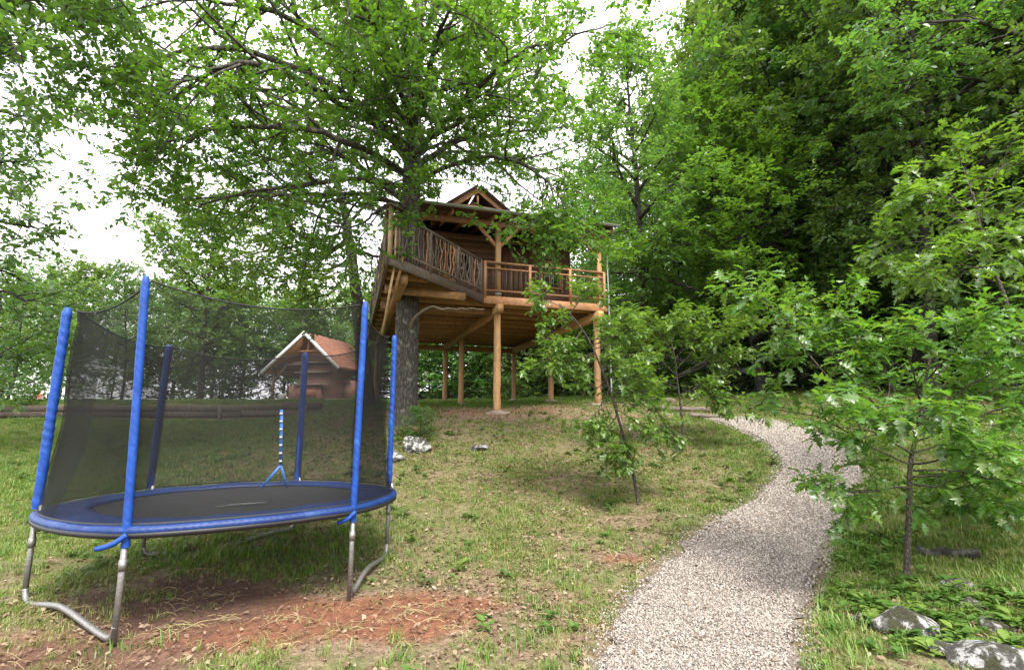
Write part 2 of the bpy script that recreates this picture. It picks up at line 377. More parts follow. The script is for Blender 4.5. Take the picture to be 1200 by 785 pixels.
# ------------------------------------------------------------------ the path's outline on the ground
pl = [G(*p)[:2] for p in ((690, 800), (706, 760), (722, 720), (752, 685), (800, 640), (858, 598), (896, 570), (914, 548), (905, 528), (880, 510), (848, 497), (826, 490))]
pr_ = [G(*p)[:2] for p in ((950, 800), (938, 760), (936, 725), (950, 690), (968, 650), (985, 615), (1000, 585), (1014, 556), (1000, 532), (975, 514), (930, 498), (868, 489))]
ext0 = [(-.3 + pl[0][0], 1.2), (pr_[0][0] - .3, 1.2)]
PL = spline(np.array([ext0[0]] + pl), 132); PR = spline(np.array([ext0[1]] + pr_), 132)
NPATH = min(len(PL), len(PR)); PL = PL[:NPATH]; PR = PR[:NPATH]
PC = (PL + PR) / 2; PWD = np.linalg.norm(PL - PR, axis=1) / 2
def path_dist(x, y):                            # negative inside the path, metres to its edge outside
    x = np.atleast_1d(x); y = np.atleast_1d(y); best = np.full(x.shape, 1e9)
    for i in range(0, len(x), 20000):
        q = np.stack([x[i:i + 20000], y[i:i + 20000]], -1)
        d = np.linalg.norm(q[:, None] - PC[None], axis=2) - PWD[None]
        best[i:i + 20000] = d.min(1)
    return best

# ------------------------------------------------------------------ ground sheet
def axis(fine0, fine1, step, far):
    a = np.arange(fine0, fine1, step); g = []; q = step; x = fine1
    while x < far: g.append(x); q *= 1.18; x += q
    b = []; q = step; x = fine0
    while x > -far: q *= 1.18; x -= q; b.append(x)
    return np.array(b[::-1] + list(a) + g + [far])
TR_C = np.array([-2.65, 5.13])                  # middle of the trampoline
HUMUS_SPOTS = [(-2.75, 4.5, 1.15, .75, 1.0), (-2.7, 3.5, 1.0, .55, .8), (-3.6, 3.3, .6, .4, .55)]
RED_SPOTS = [(-1.95, 4.2, 1.1, .7, 1.1), (-1.05, 4.3, .9, .6, 1.2), (-2.9, 3.6, .9, .45, .75), (-.35, 4.5, .4, .3, .9), (1.15, 5.6, .32, .2, .8),
             (-.2, 13.6, 2.4, 1.2, .62), (2.3, 14.4, 1.6, 1.0, .55), (-3.9, 3.6, .5, .5, .4)]
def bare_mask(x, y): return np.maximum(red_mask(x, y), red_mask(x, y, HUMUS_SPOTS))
def red_mask(x, y, spots=None):
    r = np.zeros_like(x)
    for cx, cy, rx, ry, s_ in spots or RED_SPOTS:
        q = np.hypot((x - cx) / rx, (y - cy) / ry); r = np.maximum(r, s_ * (1 - sstep(.45, 1.25, q)))
    return r
def green_mask(x, y):
    g = .50 + .0 * x
    g = g + .4 * (1 - sstep(-7, -3.2, x)) * sstep(4.5, 6.5, y)
    g = g + .35 * sstep(15.5, 17.5, y)
    g = g + .25 * sstep(3.0, 4.2, x)
    g = g - .28 * np.exp(-((x - 0.2) / 1.6) ** 2 - ((y - 4.0) / 1.3) ** 2)
    g = g - .42 * np.exp(-((x - .6) / 3.5) ** 2 - ((y - 13.6) / 2.2) ** 2)
    g = g - .5 * sstep(17, 21, y) * sstep(5, 9, x)
    return np.clip(g - bare_mask(x, y) * .8, 0, 1)
gx = axis(-9, 8, .11, 400); gy = axis(1.0, 18, .11, 400)
XX, YY = np.meshgrid(gx, gy); ZZ = gz(XX, YY)
pd = path_dist(XX.ravel(), YY.ravel()).reshape(XX.shape)
ZZ = ZZ - .03 * (1 - sstep(-.1, .12, pd))
nx, ny = len(gx), len(gy); ii = np.arange(nx * ny).reshape(ny, nx)
gq = np.stack([ii[:-1, :-1], ii[:-1, 1:], ii[1:, 1:], ii[1:, :-1]], -1).reshape(-1, 4)
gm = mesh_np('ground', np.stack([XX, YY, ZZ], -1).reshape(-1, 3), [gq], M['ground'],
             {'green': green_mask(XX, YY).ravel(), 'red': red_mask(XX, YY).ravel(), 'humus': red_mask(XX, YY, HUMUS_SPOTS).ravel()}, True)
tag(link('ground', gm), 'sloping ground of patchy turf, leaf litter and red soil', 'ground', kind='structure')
# path bed
ts = np.linspace(0, 1, 15); V = []
for i in range(NPATH):
    for t_ in ts:
        jl = (vnoise(i * .9, 0, 1.0, 5) - .5) * .22
        q = PL[i] * (1 - t_) + PR[i] * t_ + nrm(PL[i] - PR[i]) * jl * (1 - 2 * t_)
        V.append([q[0], q[1], float(gz(q[0], q[1])) + .012 - .03 * (abs(2 * t_ - 1) > .99)])
ii = np.arange(NPATH * 15).reshape(NPATH, 15)
gq = np.stack([ii[:-1, :-1], ii[:-1, 1:], ii[1:, 1:], ii[1:, :-1]], -1).reshape(-1, 4)
path = link('gravel_path', mesh_np('gravel_path', V, [gq], M['gravel'], None, True))
tag(path, 'pale gravel path curving up beside the lawn into the wood', 'path', kind='structure')

# ------------------------------------------------------------------ scattering small stuff (geometry nodes)
def leaf_geo(kind):
    """template in local x = along, y = across, z = up; unit length"""
    if kind == 'two':
        return np.array([[0, 0, 0], [.42, .30, .05], [1, 0, -.10], [.42, -.30, .05]]), np.array([[0, 2, 1], [0, 3, 2]])
    if kind == 'four':
        return (np.array([[0, 0, 0], [.38, .27, .07], [1, 0, -.14], [.38, -.27, .07], [.5, 0, .0], [.7, .2, .02], [.7, -.2, .02]]),
                np.array([[0, 4, 1], [4, 5, 1], [4, 2, 5], [0, 3, 4], [4, 3, 6], [4, 6, 2]]))
    out = [(0, .012), (.10, .03), (.17, .16), (.26, .07), (.36, .27), (.46, .09), (.58, .30), (.68, .08), (.80, .19), (.87, .07), (1.0, .0)]
    V = []; F = []
    for x, wy in out:
        z = -.22 * x * x
        V += [[x, wy, z + .25 * wy], [x, 0, z], [x, -wy, z + .25 * wy]]
    # lobes point forward
    for k in (2, 4, 6, 8):
        V[3 * k][0] += .07; V[3 * k + 2][0] += .07
    for i in range(len(out) - 1):
        a = 3 * i; b = a + 3
        F += [[a, a + 1, b + 1], [a, b + 1, b], [a + 1, a + 2, b + 2], [a + 1, b + 2, b + 1]]
    return np.array(V), np.array(F)
def scatter(name, P, rot, scl, idx, sources, mats_unused=None):
    me = bpy.data.meshes.new(name); P = np.asarray(P, np.float32)
    me.vertices.add(len(P)); me.vertices.foreach_set('co', P.ravel())
    a = me.attributes.new('rot', 'FLOAT_VECTOR', 'POINT'); a.data.foreach_set('vector', np.asarray(rot, np.float32).ravel())
    a = me.attributes.new('scl', 'FLOAT', 'POINT'); a.data.foreach_set('value', np.asarray(scl, np.float32))
    a = me.attributes.new('pick', 'INT', 'POINT'); a.data.foreach_set('value', np.asarray(idx, np.int32))
    o = link(name, me)
    col = bpy.data.collections.new(name + '_pieces')
    for i, sm in enumerate(sources):
        so = bpy.data.objects.new(f'{name}_piece_{i:02d}', sm); col.objects.link(so)
    ng = bpy.data.node_groups.new(name + '_scatter', 'GeometryNodeTree')
    ng.interface.new_socket('Geometry', in_out='INPUT', socket_type='NodeSocketGeometry')
    ng.interface.new_socket('Geometry', in_out='OUTPUT', socket_type='NodeSocketGeometry')
    N = ng.nodes.new; L = ng.links.new
    gi = N('NodeGroupInput'); go = N('NodeGroupOutput'); ip = N('GeometryNodeInstanceOnPoints')
    ci = N('GeometryNodeCollectionInfo'); ci.inputs['Collection'].default_value = col
    ci.inputs['Separate Children'].default_value = True; ci.inputs['Reset Children'].default_value = True
    def na(nm, dt):
        q = N('GeometryNodeInputNamedAttribute'); q.data_type = dt; q.inputs['Name'].default_value = nm; return q.outputs['Attribute']
    ip.inputs['Pick Instance'].default_value = True
    e2r = N('FunctionNodeEulerToRotation'); L(na('rot', 'FLOAT_VECTOR'), e2r.inputs[0])
    L(gi.outputs[0], ip.inputs['Points']); L(ci.outputs[0], ip.inputs['Instance']); L(na('pick', 'INT'), ip.inputs['Instance Index'])
    L(e2r.outputs[0], ip.inputs['Rotation']); L(na('scl', 'FLOAT'), ip.inputs['Scale']); L(ip.outputs[0], go.inputs[0])
    md = o.modifiers.new('scatter', 'NODES'); md.node_group = ng
    return o
def tuft(seed, n, h, spread, wd, lean=.5):
    r = np.random.default_rng(seed); V = []; F = []
    for k in range(n):
        a = r.random() * 6.283; b = r.random() * 6.283; q = spread * math.sqrt(r.random())
        base = np.array([math.cos(b) * q, math.sin(b) * q, -.01]); d = np.array([math.cos(a), math.sin(a), 0]); s_ = np.array([-d[1], d[0], 0])
        hh = h * (.5 + .7 * r.random()); ln = lean * (.3 + r.random())
        p1 = base + np.array([0, 0, hh * .55]) + d * hh * ln * .25; p2 = base + np.array([0, 0, hh * (1 - .25 * ln)]) + d * hh * ln
        i = len(V); V += [base - s_ * wd / 2, base + s_ * wd / 2, p1 - s_ * wd * .4, p1 + s_ * wd * .4, p2]
        F += [[i, i + 1, i + 3], [i, i + 3, i + 2], [i + 2, i + 3, i + 4]]
    return V, F
def weed_geo(seed, n, size, kind='four'):
    r = np.random.default_rng(seed); T, TF = leaf_geo(kind); V = []; F = []
    for k in range(n):
        a = r.random() * 6.283; el = .15 + .7 * r.random(); L = size * (.6 + .7 * r.random())
        X = np.array([math.cos(a) * math.cos(el * .6), math.sin(a) * math.cos(el * .6), math.sin(el * .6)]); Yv = np.array([-math.sin(a), math.cos(a), 0]); Z = np.cross(X, Yv)
        off = np.array([math.cos(a), math.sin(a), 0]) * size * .25 * r.random() + np.array([0, 0, size * .9 * r.random()])
        V.append(off + (T * L) @ np.array([X, Yv, Z])); F.append(TF + sum(len(q) for q in V[:-1]))
    return np.concatenate(V), np.concatenate(F)
def pts_in_view(n, y0, y1, xl=None, pad=1.05, power=1.0, seed=1):
    r = np.random.default_rng(seed); y = y0 + (y1 - y0) * r.random(n) ** power
    x = (r.random(n) * 2 - 1) * (y * pad + .6)
    return x, y
def finish_scatter(name, x, y, scl, idx, srcs, label, cat, tilt=.25, seed=3, dz=0.0, flat=False):
    r = np.random.default_rng(seed); n = len(x)
    rot = np.stack([(r.random(n) - .5) * tilt, (r.random(n) - .5) * tilt, r.random(n) * 6.283], -1)
    if flat: rot[:, :2] = (r.random((n, 2)) - .5) * 1.1
    o = scatter(name, np.stack([x, y, gz(x, y) + dz], -1), rot, scl, idx, srcs)
    return tag(o, label, cat, kind='stuff')

def tri_mesh(name, VF, mat): return mesh_np(name, VF[0], [np.array(VF[1])], mat)
g_src = [tri_mesh(f'grass_tuft_{i}', tuft(10 + i, 16, .055, .08, .0055, .9), M['grass']) for i in range(4)]
l_src = [tri_mesh(f'lush_tuft_{i}', tuft(30 + i, 18, .085, .07, .006, .75), M['lush']) for i in range(4)]
w_src = [tri_mesh(f'weed_{i}', weed_geo(50 + i, 14, .06), M['weed']) for i in range(4)]
d_src = []
for i in range(4):
    T, TF = leaf_geo('four'); T = T.copy(); T[:, 2] += (np.random.default_rng(i).random(len(T)) - .3) * .25
    d_src.append(mesh_np(f'dead_leaf_{i}', T, [TF], M['litter']))
s_src = []
for i in range(5):
    r = np.random.default_rng(90 + i)
    V = np.array([[0, 0, 1], [.9, 0, .3], [.28, .85, .35], [-.72, .52, .3], [-.72, -.52, .25], [.28, -.85, .3], [.7, .5, -.4], [-.27, .83, -.4], [-.87, 0, -.4], [-.27, -.83, -.4], [.7, -.5, -.4]]) * [1, .8, .6] * (1 + .35 * (r.random((11, 1)) - .5))
    F = [[0, 1, 2], [0, 2, 3], [0, 3, 4], [0, 4, 5], [0, 5, 1], [1, 6, 2], [2, 7, 3], [3, 8, 4], [4, 9, 5], [5, 10, 1], [6, 7, 2], [7, 8, 3], [8, 9, 4], [9, 10, 5], [10, 6, 1]]
    s_src.append(mesh_np(f'stone_{i}', V, [np.array(F)], M['stone']))

def hidden_wall(x, y): return (np.abs(y - WALL_Y) < .3) & (x < -4.5)
# short grass over the whole slope
x, y = pts_in_view(260000, 2.2, 17, seed=11, power=.72)
pdist = path_dist(x, y); gmk = green_mask(x, y); r = np.random.default_rng(4)
patch = vnoise(x, y, 1.3, 7) * .5 + vnoise(x, y, 4.0, 8) * .5
keep = (pdist > .0) & (r.random(len(x)) < np.clip(gmk * 1.05 + (patch - .5) * 2.6, .03, 1) * np.clip(.25 + gmk, 0, 1)) & ~hidden_wall(x, y)
keep &= np.interp(y, [2, 6, 10, 17], [1, .75, .6, .5]) > r.random(len(x))
x, y, patch = x[keep], y[keep], patch[keep]
finish_scatter('grass', x, y, (.55 + .5 * r.random(len(x))) * (.75 + .5 * patch), r.integers(0, 4, len(x)), g_src, 'short patchy yellow green grass over the sloping lawn', 'grass')
# lusher, taller grass: behind the trampoline, left lawn, path verge, under the trees
x, y = pts_in_view(90000, 2.0, 26, seed=12, power=.8); pdist = path_dist(x, y)
dens = .11 + .75 * np.exp(-((x + 3.0) / 2.0) ** 2 - ((y - 6.1) / .75) ** 2) + .75 * (1 - sstep(-6.5, -3, x)) * sstep(5.2, 6.6, y)
dens = dens + .75 * sstep(15.7, 16.5, y) * (1 - .8 * sstep(5, 8, x)) + .5 * (x > 1.5) * np.exp(-(np.clip(pdist, 0, 9) / .35) ** 2) * (x > np.interp(y, PC[:, 1], PC[:, 0]) - 3)
dens = dens + .5 * sstep(3.0, 3.6, x) * (1 - sstep(9, 13, y)) + .15 * np.exp(-((x - .2) / .8) ** 2 - ((y - 3.1) / .6) ** 2)
dens = dens * (.4 + 1.2 * vnoise(x, y, 1.7, 14)) * (1 - .9 * bare_mask(x, y))
keep = (pdist > .01) & (r.random(len(x)) < dens) & ~hidden_wall(x, y)
x, y = x[keep], y[keep]
finish_scatter('meadow_grass', x, y, .6 + .9 * r.random(len(x)) ** 2, r.integers(0, 4, len(x)), l_src, 'longer fresh green grass by the path and the terrace', 'grass')
# broad-leaved weeds
x, y = pts_in_view(60000, 2.0, 16, seed=13, power=.8); pdist = path_dist(x, y)
dens = .006 + .42 * sstep(2.1, 2.8, x) * (1 - sstep(5.5, 9, y)) * (vnoise(x, y, 1.6, 21) > .42) + .10 * np.exp(-((x + 2.2) / .9) ** 2 - ((y - 10.6) / .6) ** 2) + .03 * (vnoise(x, y, 2.0, 22) > .7)
keep = (pdist > .05) & (r.random(len(x)) < dens) & (bare_mask(x, y) < .5)
x, y = x[keep], y[keep]
finish_scatter('ground_cover', x, y, .55 + .9 * r.random(len(x)), r.integers(0, 4, len(x)), w_src, 'low leafy green weeds covering the bank beside the path', 'ground cover')
# fallen leaves
x, y = pts_in_view(240000, 2.2, 20, seed=15, power=.66); pdist = path_dist(x, y)
dens = np.clip(1.15 - green_mask(x, y) * 1.1, .05, 1) * (.12 + 1.6 * np.clip(vnoise(x, y, 1.1, 31) * .6 + vnoise(x, y, 3.7, 32) * .6 - .25, 0, 1)) * (1 - .75 * bare_mask(x, y)) + .45 * np.exp(-((x - .2) / 1.6) ** 2 - ((y - 3.9) / 1.3) ** 2) + .4 * np.exp(-((x - 3.6) / .9) ** 2 - ((y - 4.2) / .8) ** 2)
keep = ((pdist > .02) | (r.random(len(x)) < .10)) & (r.random(len(x)) < dens * .8) & ~hidden_wall(x, y)
x, y = x[keep], y[keep]
finish_scatter('fallen_leaves', x, y, .022 + .040 * r.random(len(x)) ** 1.5 * np.interp(y, [3, 8], [.8, 1.2]), r.integers(0, 4, len(x)), d_src, 'dry tan fallen leaves strewn over the lawn', 'leaf litter', dz=.02, flat=True)
# dry straw on the bare soil
b_src = []
for i in range(3):
    q = np.random.default_rng(70 + i); mb = MB()
    for j in range(5):
        a_ = q.random() * 6.28; c_ = np.array([*(q.normal(0, .05, 2)), .012]); d_ = np.array([math.cos(a_), math.sin(a_), .12 * q.normal()]); l_ = .06 + .12 * q.random()
        mb.tube([c_, c_ + d_ * l_ * .5 + [0, 0, .015], c_ + d_ * l_], [.0022, .002, .001], 3, False)
    b_src.append(mb.me(f'straw_{i}', M['straw']))
x, y = pts_in_view(30000, 2.4, 9, seed=19, power=.7); r = np.random.default_rng(8)
keep = (path_dist(x, y) > .05) & (r.random(len(x)) < .05 * bare_mask(x, y) + .02 * (x > -4) * (x < 2) + .01)
x, y = x[keep], y[keep]
finish_scatter('dry_straw', x, y, .6 + .7 * r.random(len(x)), r.integers(0, 3, len(x)), b_src, 'thin dry straw and twigs lying on the bare soil', 'straw', dz=.004)
# gravel
k = 100000; r = np.random.default_rng(44)
seg = np.linalg.norm(np.diff(PC, axis=0), axis=1); cum = np.concatenate([[0], np.cumsum(seg)])
s_ = cum[-1] * r.random(k) ** 1.35; t_ = r.random(k) * 1.2 - .10
lx = [np.interp(s_, cum, PL[:, q]) for q in (0, 1)]; rx = [np.interp(s_, cum, PR[:, q]) for q in (0, 1)]
x = lx[0] * (1 - t_) + rx[0] * t_; y = lx[1] * (1 - t_) + rx[1] * t_
edge = np.abs(t_ - .5) * 2; keep = (y > 1.9) & ((edge < .86 + .1 * vnoise(s_, t_ > .5, 2.5, 9)) | (r.random(k) < .22))
x, y = x[keep], y[keep]
size = (.0048 + .0085 * r.random(len(x)) ** 2.2) * np.interp(y, [3, 8, 14], [1, 1.5, 2.2])
finish_scatter('gravel', x, y, size, r.integers(0, 5, len(x)), s_src, 'loose grey and beige gravel stones on the path', 'gravel', tilt=3.0, dz=.016)

# ------------------------------------------------------------------ treehouse
ROT = math.radians(17.5); A = np.array([math.cos(ROT), math.sin(ROT), 0]); B = np.array([-math.sin(ROT), math.cos(ROT), 0])
Mp = PD(567, 347, 13.0); ZD = Mp[2]; O_ = np.array([Mp[0], Mp[1], 0])
def T(a, b, z): return O_ + A * a + B * b + np.array([0, 0, z])
NA, NB_ = -2.62, -2.75                          # near-left corner of the deck, in the deck's own axes
FA, DB = 3.50, 8.2                              # front length, depth
th = thing('treehouse', T(1.2, 3, float(gz(*T(1.2, 3, 0)[:2]))), 'wooden treehouse on tall posts with railed deck wrapped round the big oak', 'treehouse')
thi = Vector(th.location)
def part(mb, name, mat, parent=None, smooth=False):
    me = mb.me(name, mat, smooth)
    me.transform(__import__('mathutils').Matrix.Translation(-thi))
    return link(name, me, parent or th)
def deck_front(a):                              # near edge of the deck at a given a
    return 0.0 if a >= 0 else NB_ * a / NA
# boards (running front to back)
bw = .15; a = NA + bw / 2; k = 0
while a < FA:
    b0 = deck_front(a) + .02; part(MB().box(T(a, (b0 + DB) / 2, ZD - .018 - .002 * (k % 3)), (DB - b0, bw - .008, .036), B, -A), 'deck_board', M['deck'])
    a += bw; k += 1
# joists
b = .28
while b < DB:
    a0 = NA + .04
    part(MB().beam(T(a0, b, ZD - .125), T(FA - .04, b, ZD - .125), .075, .17), 'joist', M['deck']); b += .72
b = -.45
while b > NB_ + .4:                              # prow joists
    a1 = NA * b / NB_
    part(MB().beam(T(NA + .04, b, ZD - .125), T(a1 - .08, b, ZD - .125), .075, .17), 'joist', M['deck']); b -= .62
# rim boards
part(MB().beam(T(-.02, -.035, ZD - .10), T(FA + .04, -.035, ZD - .10), .055, .21), 'rim_board', M['trim'])
part(MB().beam(T(NA, NB_ - .03, ZD - .10), T(-.02, -.03, ZD - .10), .055, .21), 'rim_board', M['weathered'])
part(MB().beam(T(NA - .03, NB_, ZD - .10), T(NA - .03, DB, ZD - .10), .055, .21), 'rim_board', M['weathered'])
part(MB().beam(T(FA + .03, 0, ZD - .11), T(FA + .03, DB, ZD - .11), .055, .21), 'rim_board', M['deck'])
# main beams and posts
for aa in (.40, FA - .22):
    part(MB().beam(T(aa, -.18, ZD - .32), T(aa, DB - .1, ZD - .32), .17, .20), 'main_beam', M['post'])
part(MB().beam(T(NA + .5, DB - .35, ZD - .32), T(FA, DB - .35, ZD - .335), .16, .19), 'main_beam', M['deck'])
part(MB().beam(T(NA + .35, NB_ + .5, ZD - .32), T(NA + .35, DB - .1, ZD - .32), .17, .2), 'main_beam', M['deck'])
def round_post(aa, bb, rad, ztop, foot=True):
    p = T(aa, bb, 0); z0 = float(gz(p[0], p[1]))
    r = np.random.default_rng(int(aa * 100 + bb * 10 + 999)); n = 9
    P = np.array([[p[0] + .005 * r.normal(), p[1] + .005 * r.normal(), z0 - .1 + (ztop - z0 + .1) * i / (n - 1)] for i in range(n)])
    part(MB().tube(P, np.linspace(rad * 1.06, rad * .96, n), 12), 'post', M['post'], smooth=True)
    return p[0], p[1], z0
POSTS = [(.40, .12), (.40, 4.6), (.40, DB - .5), (FA - .22, .12), (FA - .22, 3.6), (FA - .22, DB - .5), (NA + .35, DB - .6)]
feet = [round_post(aa, bb, .093, ZD - .42) for aa, bb in POSTS]
def lumpy(center, size, seed, mat, name, flat=0.0):
    r = np.random.default_rng(seed); n1, n2 = (22, 14) if flat else (40, 26); V = []; PLN = nrm(r.normal(size=(16, 3))) * (.8 + .45 * r.random((16, 1)))
    for i in range(n2 + 1):
        ph = math.pi * i / n2
        for j in range(n1):
            q = 2 * math.pi * j / n1; d = np.array([math.sin(ph) * math.cos(q), math.sin(ph) * math.sin(q), math.cos(ph)])
            s = d * 1.6 + seed; f = 1 + .42 * (vnoise(s[0] + s[2] * .7, s[1] - s[2] * .6, 1.0, seed) - .5) + .22 * (vnoise(s[0] * 2.6 + s[2], s[1] * 2.6 - s[2] * 1.7, 1.0, seed + 3) - .5) + .10 * (vnoise(s[0] * 6 + 2 * s[2], s[1] * 6 - 3 * s[2], 1.0, seed + 4) - .5)
            if flat: f *= 1.0; d2 = np.sign(d) * np.abs(d) ** .75
            else:
                f = min(1.15, float(np.min(.82 / np.maximum(PLN @ d, .05)))) * (.86 + .14 * f); d2 = d
            V.append(d2 * f * np.array(size) / 2)
    ii = np.arange((n2 + 1) * n1).reshape(n2 + 1, n1)
    q = np.stack([ii[:-1], ii[1:], np.roll(ii[1:], -1, 1), np.roll(ii[:-1], -1, 1)], -1).reshape(-1, 4)
    o = link(name, mesh_np(name, V, [q], mat, None, True)); o.location = Vector([float(c) for c in center]); return o
for k, (fx, fy, fz) in enumerate(feet[:6]):
    big = k == 0
    o = lumpy((fx + (.05 if big else 0), fy, fz + .02), (.72 if big else .45, .45, .22 if big else .18), 60 + k, M['concrete'], 'footing_stone', 0)
    lab = ['broad flat stone under the foremost post of the treehouse', 'stone footing under the middle post of the left row', 'stone footing under the rear post of the left row', 'stone footing under the front post by the downpipe',
           'stone footing under the middle post of the right row', 'stone footing under the rear post of the right row'][k]
    tag(o, lab, 'stone', 'footing stones under the treehouse')
    # knee braces
def braces(aa, bb, z, da, dz, mat, w_=.09):
    part(MB().beam(T(aa, bb, z - dz), T(aa + da, bb, z), w_, .11), 'brace', mat)
# diagonal brace from the near corner down to the oak
part(MB().beam(PD(464, 301, 9.75), PD(448, 392, 10.9), .06, .045, up=A), 'brace', M['fresh'])
part(MB().beam(PD(472, 300, 9.9), PD(464, 338, 10.2), .13, .05, up=A), 'brace', M['post'])
part(MB().beam(T(NA + .05, NB_ + 1.5, ZD - .31), T(NA + 1.9, NB_ + 1.75, ZD - .31), .12, .18), 'main_beam', M['deck'])
part(MB().beam(T(NA + .05, NB_ + 3.2, ZD - .31), T(NA + 3.0, NB_ + 3.2, ZD - .31), .14, .2), 'main_beam', M['deck'])
# railings
RH = .92
def rail_run(a0, b0, a1, b1, mat, n_bal, sticks, seed, posts=()):
    r = np.random.default_rng(seed); p0 = T(a0, b0, ZD); p1 = T(a1, b1, ZD); X = nrm(p1 - p0); L = np.linalg.norm(p1 - p0)
    for h, th_ in ((RH, .055), (RH - .16, .04), (.16, .045)) if not sticks else ((RH, .06), (.14, .05)):
        part(MB().beam(p0 + [0, 0, h], p1 + [0, 0, h], .055, th_), 'rail', mat)
    for s in posts:
        q = p0 + X * s * L; part(MB().beam(q + [0, 0, -.05], q + [0, 0, RH + .02], .075, .075, up=X), 'rail_post', mat)
    for i in range(n_bal):
        s = (i + .5) / n_bal + (r.random() - .5) * (.3 / n_bal); q = p0 + X * s * L
        if sticks:                               # crooked peeled branches
            P = np.array([q + [.0, 0, .03 + (RH - .04) * t_] + np.r_[r.normal(0, .02, 2), 0] * (0 < t_ < 1) for t_ in np.linspace(0, 1, 6)])
            part(MB().tube(P, .012 + .009 * r.random(), 6), 'baluster', [M['weathered'], M['sleeper'], M['trim'], M['fresh']][r.choice(4, p=[.45, .35, .18, .02])], smooth=True)
        else:
            part(MB().tube([q + [0, 0, .16], q + [0, 0, RH - .16]], .009, 6), 'baluster', M['sleeper'])
rail_run(0.02, -.03, FA - .02, -.03, M['trim'], 26, False, 1, (0, .36, .70, 1))
rail_run(NA + .1, NB_ + .06, -.06, -.04, M['weathered'], 34, True, 2, (.02, .34, .66, .98))
rail_run(NA - .02, NB_ + .1, NA - .02, DB - 2.5, M['weathered'], 46, True, 3, (0, .25, .5, .75, 1))
rail_run(FA + .02, 0, FA + .02, 1.9, M['trim'], 12, False, 4, (1,))
for da, db, w_ in ((.02, -.02, .11), (.16, .11, .12)):   # pale boards closing the near corner
    part(MB().box(T(NA + da, NB_ + db, ZD + .48), (1.0, w_, .03), (0, 0, 1), nrm(A * .7 + B * .72)), 'corner_board', M['fresh'])
for i in range(5):
    part(MB().box(T(NA - .07, NB_ + .10 + i * .16, ZD + .38), (1.15 + .1 * (i % 2), .13, .025), (0, 0, 1), B), 'corner_board', M['trim'] if i % 2 else M['weathered'])
part(MB().box(T(NA + .08, NB_ + .05, ZD + .995), (.42, .2, .035), nrm(A + B), nrm(B - A)), 'cap_board', M['sleeper'])
# house walls: horizontal planks on a dark core
HB = 1.45; HA0, HA1 = -1.7, 3.1; HW = 2.15; HB1 = DB - .4
part(MB().box(T((HA0 + HA1) / 2, (HB + HB1) / 2, ZD + HW / 2), (HA1 - HA0 - .1, HB1 - HB - .1, HW - .02), A, B), 'wall_core', M['dark'])
pz = .02; k = 0
door = (.9, 1.75)
while pz < HW - .1:
    for (s0, s1) in (((HA0, door[0]), (door[1], HA1)) if pz < 1.9 else ((HA0, HA1),)):
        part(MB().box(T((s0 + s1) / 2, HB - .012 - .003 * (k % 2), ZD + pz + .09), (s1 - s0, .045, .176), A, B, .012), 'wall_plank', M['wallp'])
    for aa in (HA0, HA1):
        part(MB().box(T(aa, (HB + HB1) / 2, ZD + pz + .09), (HB1 - HB, .045, .176), B, A, .012), 'wall_plank', M['wallp'])
    pz += .18; k += 1
dr = part(MB().box(T((door[0] + door[1]) / 2, HB + .01, ZD + .96), (door[1] - door[0] - .03, .05, 1.85), A, B), 'door', M['trim'])
for q in range(5):
    part(MB().box(T(door[0] + .1 + q * .163, HB - .03, ZD + .96), (.15, .03, 1.8), A, B), 'door_board', M['wallp'], dr)
part(MB().tube([T(door[1] - .12, HB - .06, ZD + .95), T(door[1] - .12, HB - .06, ZD + 1.1)], .012, 8), 'door_handle', M['metal'], dr)
def window(aa, zz, w_, h_):
    f = MB()
    for da, dz, sx, sz in ((0, h_ / 2, w_ + .1, .06), (0, -h_ / 2, w_ + .1, .06), (-w_ / 2, 0, .06, h_ - .06), (w_ / 2, 0, .06, h_ - .06), (0, 0, .035, h_ - .07)):
        f.box(T(aa + da, HB - .055, ZD + zz + dz), (sx, .04, sz), A, B)
    wo = part(f, 'window_frame', M['trim'])
    part(MB().box(T(aa, HB - .04, ZD + zz), (w_, .012, h_), A, B), 'pane', M['glass'], wo)
m, t, b_, o_ = new_mat('window_glass'); b_.inputs['Base Color'].default_value = (.02, .025, .025, 1); b_.inputs['Roughness'].default_value = .06; M['glass'] = m
window(-.4, 1.15, .7, .8); window(2.45, 1.15, .6, .8)
# porch posts with Y braces, eave beam, rafters, roof, gutter
EZ = 2.03
for aa in (.40, FA - .12):
    part(MB().beam(T(aa, .08, ZD), T(aa, .08, ZD + EZ - .07), .14, .14, up=A), 'porch_post', M['post'])
    part(MB().beam(T(aa, .08, ZD + 1.35), T(aa - .55, .08, ZD + EZ - .08), .08, .09), 'brace', M['trim'])
    if aa < 2: part(MB().beam(T(aa, .08, ZD + 1.35), T(aa + .55, .08, ZD + EZ - .08), .08, .09), 'brace', M['trim'])
part(MB().box(T(.4, .0, ZD + .12), (.17, .012, .13), A, B), 'post_shoe', M['gutter'])
EA0, EA1 = -2.15, FA + .22
part(MB().beam(T(EA0, .08, ZD + EZ), T(EA1 - .1, .08, ZD + EZ), .12, .15), 'eave_beam', M['trim'])
def roofz(b): return ZD + EZ + .17 + (b + .35) * .19
b_e, b_r = -.38, 4.1
for i in range(11):
    aa = EA0 + .1 + i * (EA1 - EA0 - .2) / 10
    part(MB().beam(T(aa, b_e + .06, roofz(b_e) - .10), T(aa, b_r, roofz(b_r) - .10), .06, .12), 'rafter', M['trim'])
slope = nrm(B + np.array([0, 0, .19]))
nb = int((b_r - b_e) / .2)
for i in range(nb):                              # soffit boards
    b0 = b_e + .1 + i * .2
    part(MB().box(T((EA0 + EA1) / 2, b0, roofz(b0) - .02), (EA1 - EA0, .19, .025), A, slope), 'soffit_board', M['wallp'])
